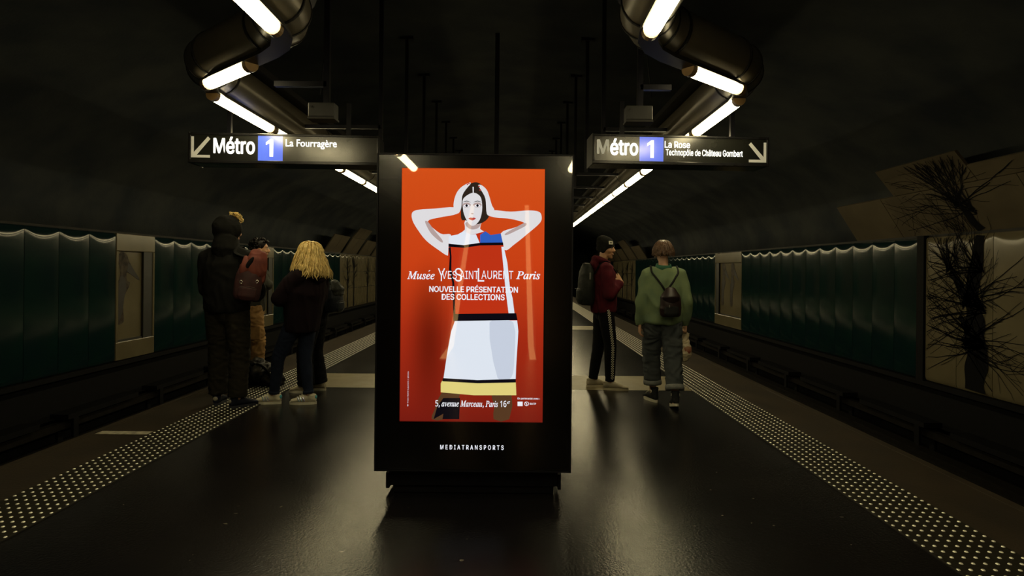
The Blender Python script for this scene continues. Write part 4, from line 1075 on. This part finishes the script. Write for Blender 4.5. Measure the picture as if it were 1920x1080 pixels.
def pack(name, loc, rz, w_, d, h, m, label, tilt=0.0, tiltx=0.0, m2=None):
    """soft rucksack, local: back panel at y=0 towards +Y (the wearer), hanging to -Y"""
    root = empty(name, loc, rz, label=label, cat='bag')
    root.rotation_euler = (tiltx, tilt, rz)
    mb = MB()
    for (zz, a, b) in ((0, .80, .75), (.12, 1.0, 1.0), (.45, 1.0, .95), (.72, .92, .80), (.9, .72, .58), (.99, .42, .35)):
        pass
    st = [(0.0, .80, .75), (.05, .93, .92), (.2, 1.0, 1.0), (.5, 1.0, .95), (.75, .93, .82), (.9, .74, .62), (.98, .45, .42)]
    mb.tube([V3(0, -d / 2, h * z) for z, a, b in st], [(w_ / 2 * a, d / 2 * b) for z, a, b in st], 22, ref=(1, 0, 0))
    mb.v = [(x, y, z) for x, y, z in mb.v]
    me = remesh(mb, .011, 3); wrinkle(me, .0045, 9, seed=len(name))
    link('bag_body', me, m, root, True)
    pk = MB(); pk.tube([V3(0, -d * .86, h * z) for z in (.06, .12, .34, .40)], [(w_ * .30, d * .16), (w_ * .36, d * .24), (w_ * .35, d * .22), (w_ * .28, d * .13)], 18, ref=(1, 0, 0), rcap=True)
    me = remesh(pk, .010, 2); link('front_pocket', me, m2 or m, root, True)
    zp = MB(); zp.tube([V3(-w_ * .30, -d * 1.075, h * .37), V3(0, -d * 1.11, h * .385), V3(w_ * .30, -d * 1.075, h * .37)], .003, 6); link('zip', zp.mesh(), M['seam'], root)
    return root
def strap(root, pts, w_, m, name='strap', t=.006):
    """pts in the frame of the bag"""
    q = catmull([tuple(p) for p in pts], 5, closed=False)
    return link(name, MB().tube(q, [(w_, t)] * len(q), 8, ref=(1, 0, 0)).mesh(recalc=False), m, root, True)
def rel(root, p):
    bpy.context.view_layer.update()
    return root.matrix_world.inverted() @ Vector(p)

def person(loc, rz, label):
    return empty('person', loc, rz, label=label, cat='person')

# ---------------------------------------------------------------- tall man in the black hood (back to us, far left)
def bvh(o):
    from mathutils.bvhtree import BVHTree
    return BVHTree.FromPolygons([v.co for v in o.data.vertices], [tuple(p.vertices) for p in o.data.polygons])
def hood_up(f, parent, m, name='raised_hood'):
    k = f.k; mx = f.headmtx(); mb = MB()
    mb.ball(mx @ V3(0, -.020 * k, .040 * k), (.122 * k, .132 * k, .130 * k), 26, 18, mx.to_3x3().to_4x4())
    mb.tube([f.neck + V3(0, -.02, -.085) * k, f.neck + V3(0, -.03, .0) * k, f.head + V3(0, -.035, -.05) * k], [(.100 * k, .085 * k), (.120 * k, .11 * k), (.105 * k, .108 * k)], 20, ref=(1, 0, 0))
    me = remesh(mb, .010, 4); wrinkle(me, .006, 12, seed=4)
    bm = bmesh.new(); bm.from_mesh(me); inv = mx.inverted()
    dl = [v for v in bm.verts if (inv @ v.co).y > .052 * k and abs((inv @ v.co).x) < .075 * k and -.13 * k < (inv @ v.co).z < .115 * k]
    bmesh.ops.delete(bm, geom=dl, context='VERTS'); bm.to_mesh(me); bm.free()
    o = link(name, me, m, parent, True); sd = o.modifiers.new('s', 'SOLIDIFY'); sd.thickness = .008; sd.offset = -1; return o
def hood_down(f, parent, m, name='folded_hood', s=1.0):
    k = f.k; mb = MB(); c = f.neck
    pts = [c + V3(math.sin(a) * .085 * s * k, -.010 * k - math.cos(a) * .085 * s * k, .015 * k + .02 * k * math.cos(a)) for a in [t * .3 for t in range(-8, 9)]]
    mb.tube(pts, [(.018 + .026 * max(0, math.cos(t * .3 * .8))) * k for t in range(-8, 9)], 12, rcap=True)
    mb.ball(c + V3(0, -.105, -.04) * k * s, (.095 * k * s, .05 * k, .075 * k * s), 16, 12)
    me = remesh(mb, .010, 3); wrinkle(me, .008, 14, seed=8); return link(name, me, m, parent, True)

p0 = fl(430, 762)
T = person((p0.x, p0.y, 0), math.radians(-8), 'tall person in black hooded top with blond curls over the hood, seen from behind')
f = Fig(1.86, feet=((-.165, .06, 0), (.105, -.03, 0)), toes=(.25, -.60), shw=.19, elbows=((-.275, .02, 1.17), (.27, .04, 1.17)), wrists=((-.12, .24, 1.06), (.12, .26, 1.08)),
        fingers=((.7, .4, -.1), (-.7, .4, -.1)), headyaw=-.55, headpitch=.05, bulk=1.06, kneef=(.02, .03))
body(f, T, M['skin'])
topwear(f, T, M['hood_black'], 'hooded_top', hem=-.06, th=.036, sleeve=.026, amp=.008, drape=1.12, seed=1, hemw=1.0)
hood_up(f, T, M['hood_black'])
trousers(f, T, M['olive_pants'], th=.018, ankle=.96, r0=(.096, .09, .072, .068, .062), amp=.008, seed=2)
rnd = random.Random(5); mb = MB(); mx = f.headmtx(); k = f.k
for i in range(90):
    a = rnd.uniform(-.9, 1.4); b = rnd.uniform(.1, 1.15); c = mx @ V3(math.sin(a) * .07 * k, (.03 + .055 * b) * k, (.175 - .05 * b * b + .012 * rnd.random()) * k)
    r = rnd.uniform(.010, .016); d = Matrix.Rotation(rnd.uniform(0, 6), 3, 'Z') @ Matrix.Rotation(rnd.uniform(0, 3), 3, 'X')
    mb.tube([c + d @ V3(r * math.cos(t), r * math.sin(t), .004 * t) for t in [q * .8 for q in range(8)]], .0036, 5)
link('curly_hair', mb.mesh(recalc=False), M['blond'], T, True)
for i in (0, 1): shoe(f, i, T, M['navy_shoe'], M['navy_sole'], M['grey_patch'], size=.28, heelpatch=M['grey_patch'])

bp = at(461, 562, 5.82)
B = pack('rucksack', (bp.x, bp.y, bp.z), math.radians(24), .285, .18, .36, M['red_pack_dark'], 'maroon and rust red rucksack on the right shoulder of the tall hooded person', tilt=math.radians(7), m2=M['red_pack_dark']); B.scale = (.86, .92, .93)
# raised rust red flap with a dark opening, two ring eyelets and a strap
mb = MB()
fpts = [(-.10, -.10, .34), (-.05, -.165, .36), (.04, -.20, .30), (.13, -.165, .25), (.17, -.09, .33), (.165, -.06, .45), (.10, -.06, .50), (.0, -.07, .50), (-.06, -.05, .44)]
mb.tube([V3(.02, -.06, .22), V3(.03, -.075, .32), V3(.055, -.075, .42), V3(.065, -.06, .49)], [(.145, .075), (.140, .085), (.110, .075), (.085, .045)], 20, ref=(1, 0, 0), rcap=True)
me = remesh(mb, .010, 3); wrinkle(me, .012, 10, seed=6); link('flap', me, M['red_pack'], B, True)
mb = MB(); mb.ball((-.02, -.150, .375), (.026, .020, .085), 14, 10, Matrix.Rotation(.45, 4, 'Y')); link('opening', mb.mesh(), M['blackcloth'], B, True)
mb = MB(); mb.tube([V3(-.075, -.125, .24), V3(-.06, -.155, .33), V3(-.055, -.13, .41), V3(-.065, -.09, .45)], [(.03, .010), (.045, .014), (.035, .012), (.018, .008)], 10, ref=(1, 0, 0), rcap=True)
link('folded_lip', mb.mesh(), M['red_pack'], B, True)
for x, y, z in ((-.075, -.190, .185), (.085, -.200, .205)):
    link('eyelet', MB().tube([V3(x + .015 * math.cos(t), y, z + .015 * math.sin(t)) for t in [q * PI / 8 for q in range(17)]], .0042, 6, cap=False).mesh(), M['steel'], B, True)
strap(B, [rel(B, T.matrix_world @ (f.sh[1] + V3(-.06, .10, -.12))), rel(B, T.matrix_world @ (f.sh[1] + V3(-.055, .02, .085))), rel(B, T.matrix_world @ (f.sh[1] + V3(-.05, -.09, .02))), (.02, -.03, .43)], .026, M['hood_black'])
strap(B, [(.02, -.02, .06), rel(B, T.matrix_world @ (f.sh[1] + V3(.09, .02, -.36))), rel(B, T.matrix_world @ (f.sh[1] + V3(.0, .13, -.22))), rel(B, T.matrix_world @ (f.sh[1] + V3(-.06, .10, -.12)))], .018, M['hood_black'])

# ---------------------------------------------------------------- man with dark curly hair behind him
Y = 7.25; p0 = at(470, 700, Y)
T = person((p0.x, Y, 0), math.radians(-78), 'person with black curly hair, grey jumper and tan cargo trousers behind the tall hooded person')
f = Fig(1.73, feet=((-.10, -.15, 0), (.10, .07, 0)), toes=(.1, -.1), elbows=((-.25, .14, 1.18), (.24, .22, 1.19)), wrists=((.02, .17, 1.16), (-.02, .14, 1.22)),
        fingers=((.9, .1, -.1), (-.9, .1, -.1)), pelvis=(0, .02, .93), headyaw=.15, lean=.04)
body(f, T, M['skin2'])
topwear(f, T, M['grey_sweater'], 'jumper', hem=-.07, th=.020, sleeve=.016, seed=5)
trousers(f, T, M['tan_pants'], 'cargo_trousers', th=.020, r0=(.096, .09, .072, .066, .058), amp=.010, seed=6)
mx = f.headmtx(); k = f.k; mb = MB(); rnd = random.Random(3)
mb.ball(mx @ V3(0, -.022 * k, .052 * k), (.088 * k, .096 * k, .088 * k), 20, 14, mx.to_3x3().to_4x4())
for i in range(170):
    u = rnd.uniform(0, 2 * PI); v = math.acos(1 - rnd.random() * 1.35)
    if v > .95 and math.sin(u) > .1: continue
    c = scalp(f, mx, k, u, v) + (scalp(f, mx, k, u, v) - mx @ V3(0, 0, .03)) * rnd.uniform(.05, .2)
    mb.ball(c, rnd.uniform(.012, .02), 7, 5)
link('curly_hair', mb.mesh(recalc=False), M['darkhair'], T, True)
for i in (0, 1): shoe(f, i, T, M['blackcanvas'], M['navy_sole'], None, size=.28)
for s_ in (-1, 1):
    i = 0 if s_ < 0 else 1; c = lerp(f.hip[i], f.knee[i], .72) + V3(s_ * .088, 0, 0)
    link('cargo_pocket', MB().box(c.x - .014, c.x + .014, c.y - .07, c.y + .07, c.z - .09, c.z + .08).mesh(), M['tan_pants'], T); b_ = COL.objects[-1].modifiers.new('b', 'BEVEL'); b_.width = .012; b_.segments = 3

# slumped bag on the platform
q = fl(489, 727)
D = empty('duffel_bag', (q.x, q.y + .12, 0), 0, label='slumped black bag lying on the platform studs beside the tan trousers', cat='bag')
mb = MB()
mb.tube([V3(-.15, 0, .10), V3(-.10, 0, .17), V3(.0, 0, .14), V3(.10, 0, .10), V3(.17, 0, .07)], [(.09, .09), (.14, .16), (.13, .14), (.12, .10), (.07, .065)], 18, rcap=True)
mb.ball((-.09, 0, .24), (.085, .09, .09)); mb.ball((.03, -.03, .16), (.11, .09, .09)); mb.ball((.14, -.02, .08), (.09, .09, .075))
me = remesh(mb, .012, 2); wrinkle(me, .016, 11, seed=9)
zmin = min(v.co.z for v in me.vertices)
for v in me.vertices: v.co.z = max(.006, v.co.z)
link('bag_body', me, M['duffel'], D, True)
strap(D, [(-.14, -.10, .20), (-.06, -.15, .28), (.04, -.14, .24), (.12, -.12, .12)], .014, M['blackcloth'], 'handle')
link('zip', MB().tube([V3(.08, -.115, .15), V3(.13, -.115, .115), V3(.18, -.10, .08)], .006, 6).mesh(), M['blackcloth'], D)
for x, z in ((-.06, .275), (.055, .205), (.115, .175)): link('toggle', MB().ball((x, -.125, z), .009, 8, 6).mesh(), M['patchwhite'], D, True)

# ---------------------------------------------------------------- blonde woman
p0 = fl(545, 757)
T = person((p0.x, p0.y, 0), math.radians(62), 'person with long wavy blond hair, dark hooded top, blue jeans and white trainers')
f = Fig(1.63, feet=((-.085, .150, 0), (.085, -.165, 0)), toes=(.50, .58), shw=.165, elbows=((-.20, -.05, 1.09), (.27, -.11, 1.09)), wrists=((.05, .06, 1.06), (.06, .05, 1.11)),
        fingers=((.9, .1, 0), (-.9, .1, 0)), headyaw=-.05, hipw=.085, bulk=.98, kneef=(.06, .03), pelvis=(.045, -.095, .885), lean=-.11)
body(f, T, M['skin'])
topwear(f, T, M['purple_hood'], 'hooded_top', hem=-.15, th=.040, sleeve=.034, amp=.010, seed=3, drape=1.2, scale=9, hemw=.98)
hood_down(f, T, M['purple_hood'], s=1.25)
trousers(f, T, M['jeans_dark'], 'jeans', th=.010, ankle=.90, r0=(.092, .084, .060, .052, .040), amp=.004, seed=7)
for i in (0, 1):
    e = lerp(f.knee[i], f.ank[i], .86); g = lerp(f.knee[i], f.ank[i], .93)
    link('turned_cuff', MB().tube([e, g], [.055, .053], 18).mesh(), M['jeans_dark'], T, True)
    shoe(f, i, T, M['white_shoe'], M['white_sole'], M['white_sole'], size=.262, stripe=M['holo'], heelpatch=M['teal_patch'])
locks(f, T, M['blond'], 900, .40, 12, wave=.013, r=.0068, spread=.75, out=.42, segs=14, vmax=1.95, fall=.7)

# ---------------------------------------------------------------- dark clothed person hidden behind her
Y = 6.74; p0 = at(588, 740, Y)
T = person((p0.x, Y, 0), math.radians(82), 'person in black clothes and pale shoes, mostly hidden behind the blonde')
f = Fig(1.56, feet=((-.08, .05, 0), (.08, -.03, 0)), toes=(.1, .0), shw=.16, headyaw=.1, hipw=.085)
body(f, T, M['skin'])
tw = topwear(f, T, M['blackcloth'], 'jacket', hem=-.10, th=.026, sleeve=.016, seed=4)
trousers(f, T, M['blackcloth'], th=.022, r0=(.092, .088, .075, .075, .078), ankle=.98, seed=8)
for i in (0, 1): shoe(f, i, T, M['beige_shoe'], M['white_sole'], M['white_sole'], size=.262)
locks(f, T, M['darkhair'], 200, .15, 2, wave=.004, spread=.1, out=.08)
q = at(616, 585, 6.72)
B = pack('backpack', (q.x - .03, 6.74, q.z), math.radians(82), .28, .18, .33, M['navy_pack'], 'dark navy backpack with pale grey flap at the right of the blonde', m2=M['navy_pack'])
mb = MB(); mb.tube([V3(0, -.11, .20), V3(0, -.12, .25), V3(0, -.09, .32)], [(.12, .07), (.125, .072), (.09, .045)], 18, ref=(1, 0, 0), rcap=True)
me = remesh(mb, .01, 2); wrinkle(me, .005, 14, seed=2); link('flap', me, M['grey_pack'], B, True)
for s_ in (-1, 1): over_shoulder(B, T, tw, s_, .095, .07, 1.20, 1.29, .020, M['navy_pack'], .11)

# ---------------------------------------------------------------- man in beanie and maroon hooded top
p0 = fl(1131, 728)
T = person((p0.x, p0.y, 0), math.radians(-84), 'person in black beanie, maroon hooded top and black trousers with a chequered side stripe')
f = Fig(1.76, feet=((-.095, -.105, 0), (.095, .055, 0)), toes=(.05, -.28), shw=.17, elbows=((-.23, -.02, 1.12), (.235, -.005, 1.12)), wrists=((-.13, .175, 1.27), (.14, .165, 1.27)),
        fingers=((-.1, -.35, .95), (-.25, -.50, .85)), headyaw=-.62, headpitch=-.05, kneef=(.02, .03), pelvis=(0, -.005, .96))
body(f, T, M['skin2'], curls=(1.0, .55), palms=(V3(.6, -.8, 0), V3(-.75, -.65, 0)))
tw = topwear(f, T, M['maroon'], 'hooded_top', hem=-.06, th=.024, sleeve=.018, amp=.008, seed=9, drape=1.08)
hood_down(f, T, M['maroon'], s=1.0)
tr = trousers(f, T, M['blackcloth'], th=.008, r0=(.090, .082, .064, .056, .045), ankle=.97, seed=10, amp=.004)
bt = bvh(tr); wb = MB(); i = 1; nrow = 62; sz = .0118
ztop, zbot = f.hip[1].z + .03, f.ank[1].z + .05
for r_ in range(nrow):
    z = lerp(ztop, zbot, r_ / (nrow - 1)); t = (f.hip[1].z - z) / (f.hip[1].z - f.ank[1].z)
    yc = (lerp(f.hip[1].y, f.knee[1].y, max(0, t) * 2) if t < .5 else lerp(f.knee[1].y, f.ank[1].y, t * 2 - 1)) + .012
    for c in range(3):
        if (r_ + c) % 2: continue
        y = yc + (c - 1) * sz; q4 = []
        for dy, dz in ((-.5, -.5), (.5, -.5), (.5, .5), (-.5, .5)):
            hit = bt.ray_cast(V3(.6, y + dy * sz, z + dz * sz), V3(-1, 0, 0))[0]
            q4.append((hit.x + .0025 if hit else f.hip[1].x + .08, y + dy * sz, z + dz * sz))
        wb.add(q4, [(0, 1, 2, 3)])
link('chequered_stripe', wb.mesh(recalc=False), M['patchwhite'], tr, kind='stuff')
for i in (0, 1): shoe(f, i, T, M['beige_shoe'], M['beige_sole'], M['beige_sole'], size=.285)
mx = f.headmtx(); k = f.k; mb = MB()
mb.ball(mx @ V3(0, -.020 * k, .070 * k), (.089 * k, .104 * k, .082 * k), 26, 18, mx.to_3x3().to_4x4()); mb.ball(mx @ V3(0, -.050 * k, .105 * k), (.070 * k, .075 * k, .060 * k), 20, 14)
mb.tube([mx @ V3(0, -.050 * k, -.035 * k), mx @ V3(0, -.035 * k, .01 * k), mx @ V3(0, -.012 * k, .05 * k), mx @ V3(0, -.010 * k, .085 * k)], [(.078 * k, .070 * k), (.092 * k, .088 * k), (.093 * k, .108 * k), (.089 * k, .104 * k)], 26, ref=mx.to_3x3() @ V3(1, 0, 0))
for q in (-1, 1): mb.ball(mx @ V3(q * .080 * k, -.012 * k, .0), (.022 * k, .036 * k, .050 * k), 12, 8, mx.to_3x3().to_4x4())
me = remesh(mb, .009, 2)
bn = link('beanie', me, M['beanie'], T, True)
bc = bvh(bn); c0 = mx @ V3(0, -.01, .065 * k); dr = (mx.to_3x3() @ V3(.55, .83, .12)).normalized()
hit, nrm, _, _ = bc.ray_cast(c0 + dr * .5, -dr)
sd = V3(0, 0, 1).cross(nrm).normalized(); upv = nrm.cross(sd)
mb = MB(); vs = [hit + nrm * e + sd * a * .026 + upv * b * .020 for e in (.001, .006) for a, b in ((-1, -1), (1, -1), (1, 1), (-1, 1))]
mb.add(vs, [(0, 1, 2, 3), (4, 5, 6, 7), (0, 1, 5, 4), (1, 2, 6, 5), (2, 3, 7, 6), (3, 0, 4, 7)]); link('white_label', mb.mesh(), M['patchwhite'], bn)
mb = MB(); vs = [hit + nrm * .0068 + sd * a * .010 + upv * b * .008 for a, b in ((-1, -1), (1, -1), (1, 1), (-1, 1))]; mb.add(vs, [(0, 1, 2, 3)]); link('label_mark', mb.mesh(), M['greybox'], bn)
W = T.matrix_world.copy()
q = W @ V3(0, -.115, .99)
B = pack('backpack', q, math.radians(-84), .31, .20, .50, M['grey_pack'], 'grey green backpack worn by the person in the maroon top', tilt=0, tiltx=math.radians(2))
B.rotation_euler = (0, 0, math.radians(-84))
for s_ in (-1, 1): over_shoulder(B, T, tw, s_, .105, .09, 1.36, 1.445, .024, M['blackcloth'], .13)
link('zip_tag', MB().box(.145, .152, -.10, -.08, .30, .38).mesh(), M['steel'], B)

# ---------------------------------------------------------------- woman in the green shirt walking away
p0 = fl(1241, 757)
T = person((p0.x, p0.y, 0), math.radians(-2), 'person in oversized green shirt and rolled jeans with short brown hair, walking away')
f = Fig(1.70, feet=((-.07, .12, 0), (.085, -.24, 0)), toes=(.35, -.05), lift=(0, .25), shw=.172, elbows=((-.228, -.02, 1.07), (.232, -.05, 1.08)), wrists=((-.235, .02, .84), (.245, .02, .85)),
        fingers=((0, .15, -1), (0, .1, -1)), hipw=.09, headyaw=.12, bulk=1.0, kneef=(.05, .02), pelvis=(0, .0, .925))
body(f, T, M['skin'], curls=(.4, 1.3))
tw = topwear(f, T, M['green_shirt'], 'shirt', hem=-.085, th=.034, sleeve=.013, amp=.013, scale=8, seed=12, drape=1.10, cuff=.10, w_=.95, slope=.014, hemw=1.0)
mb = MB(); mb.tube([f.neck + V3(0, -.005, -.035), f.neck + V3(0, -.005, .004), f.neck + V3(0, -.010, .030)], [(.098, .086), (.084, .080), (.076, .076)], 20, ref=(1, 0, 0), cap=False)
o = link('collar', mb.mesh(), M['green_collar'], T, True); o.modifiers.new('s', 'SOLIDIFY').thickness = .008
trousers(f, T, M['jeans'], 'jeans', th=.014, ankle=.72, r0=(.094, .092, .080, .074, .070), amp=.011, scale=10, seed=13)
for i in (0, 1):
    e = lerp(f.knee[i], f.ank[i], .64); g = lerp(f.knee[i], f.ank[i], .76)
    mb = MB(); mb.tube([e, lerp(e, g, .5), g], [.094, .097, .095], 22, cap=False); me = mb.mesh(); o = link('turned_cuff', me, M['jeans_cuff'], T, True); o.modifiers.new('s', 'SOLIDIFY').thickness = .012
    shoe(f, i, T, M['blackcanvas'], M['white_sole'], M['white_sole'], size=.245, high=True)
mb = MB(); c = f.ank[0] + V3(0, 0, .0)
locks(f, T, M['brownhair'], 700, .125, 21, wave=.003, r=.0060, spread=.12, out=.12, segs=8, vmax=1.75, fall=.6)
link('earring', MB().ball(f.headmtx() @ V3(-.088, -.01, -.045), .006, 8, 6).mesh(), M['steel'], T, True)
W = T.matrix_world.copy()
q = T.location + Vector((.02, -.180, .935))
B = pack('small_backpack', q, math.radians(-2), .215, .12, .275, M['brownpack'], 'small black and dark plum backpack on the green shirt', m2=M['blackcanvas'])
mb = MB(); mb.tube([V3(0, -.07, .15), V3(0, -.085, .20), V3(0, -.06, .27)], [(.085, .05), (.092, .055), (.06, .035)], 16, ref=(1, 0, 0), rcap=True)
link('flap', remesh(mb, .009, 2), M['brownpack'], B, True)
for s_ in (-1, 1): over_shoulder(B, T, tw, s_, .135, .012, 1.20, 1.385, .010, M['blackcanvas'], .15)
link('buckle', MB().box(-.035, -.025, -.152, -.146, .10, .125).mesh(), M['steel'], B)
# plastic bag hanging from her right hand
hp = T.location + Vector((f.wri[1].x + .0, f.wri[1].y + .02, f.wri[1].z - .08))
PB_ = empty('carrier_bag', hp, 0, label='small cream plastic bag with reddish content in the right hand of the green shirt wearer', cat='bag')
mb = MB(); mb.tube([V3(0, 0, -.30), V3(.01, 0, -.25), V3(.012, 0, -.17), V3(.0, 0, -.09), V3(-.01, 0, -.03), V3(-.012, 0, .0)], [(.035, .03), (.062, .05), (.055, .045), (.034, .026), (.020, .012), (.012, .010)], 18, ref=(1, 0, 0), rcap=True)
mb.tube([V3(-.008, 0, -.06), V3(.02, 0, .0), V3(.035, 0, -.035), V3(.02, 0, -.09)], [(.014, .006)] * 4, 8)
me = remesh(mb, .007, 1); wrinkle(me, .009, 20, seed=3); link('bag_film', me, M['plasticbag'], PB_, True)
mb = MB(); mb.ball((.020, -.018, -.20), (.050, .040, .060), 14, 10); link('red_content', mb.mesh(), M['redfood'], PB_, True)
link('handle_loop', MB().tube([V3(-.012, 0, -.01), V3(-.022, 0, .035), V3(.0, 0, .055), V3(.018, 0, .03), V3(.005, 0, -.015)], [(.006, .004)] * 5, 8).mesh(), M['plasticbag'], PB_, True)
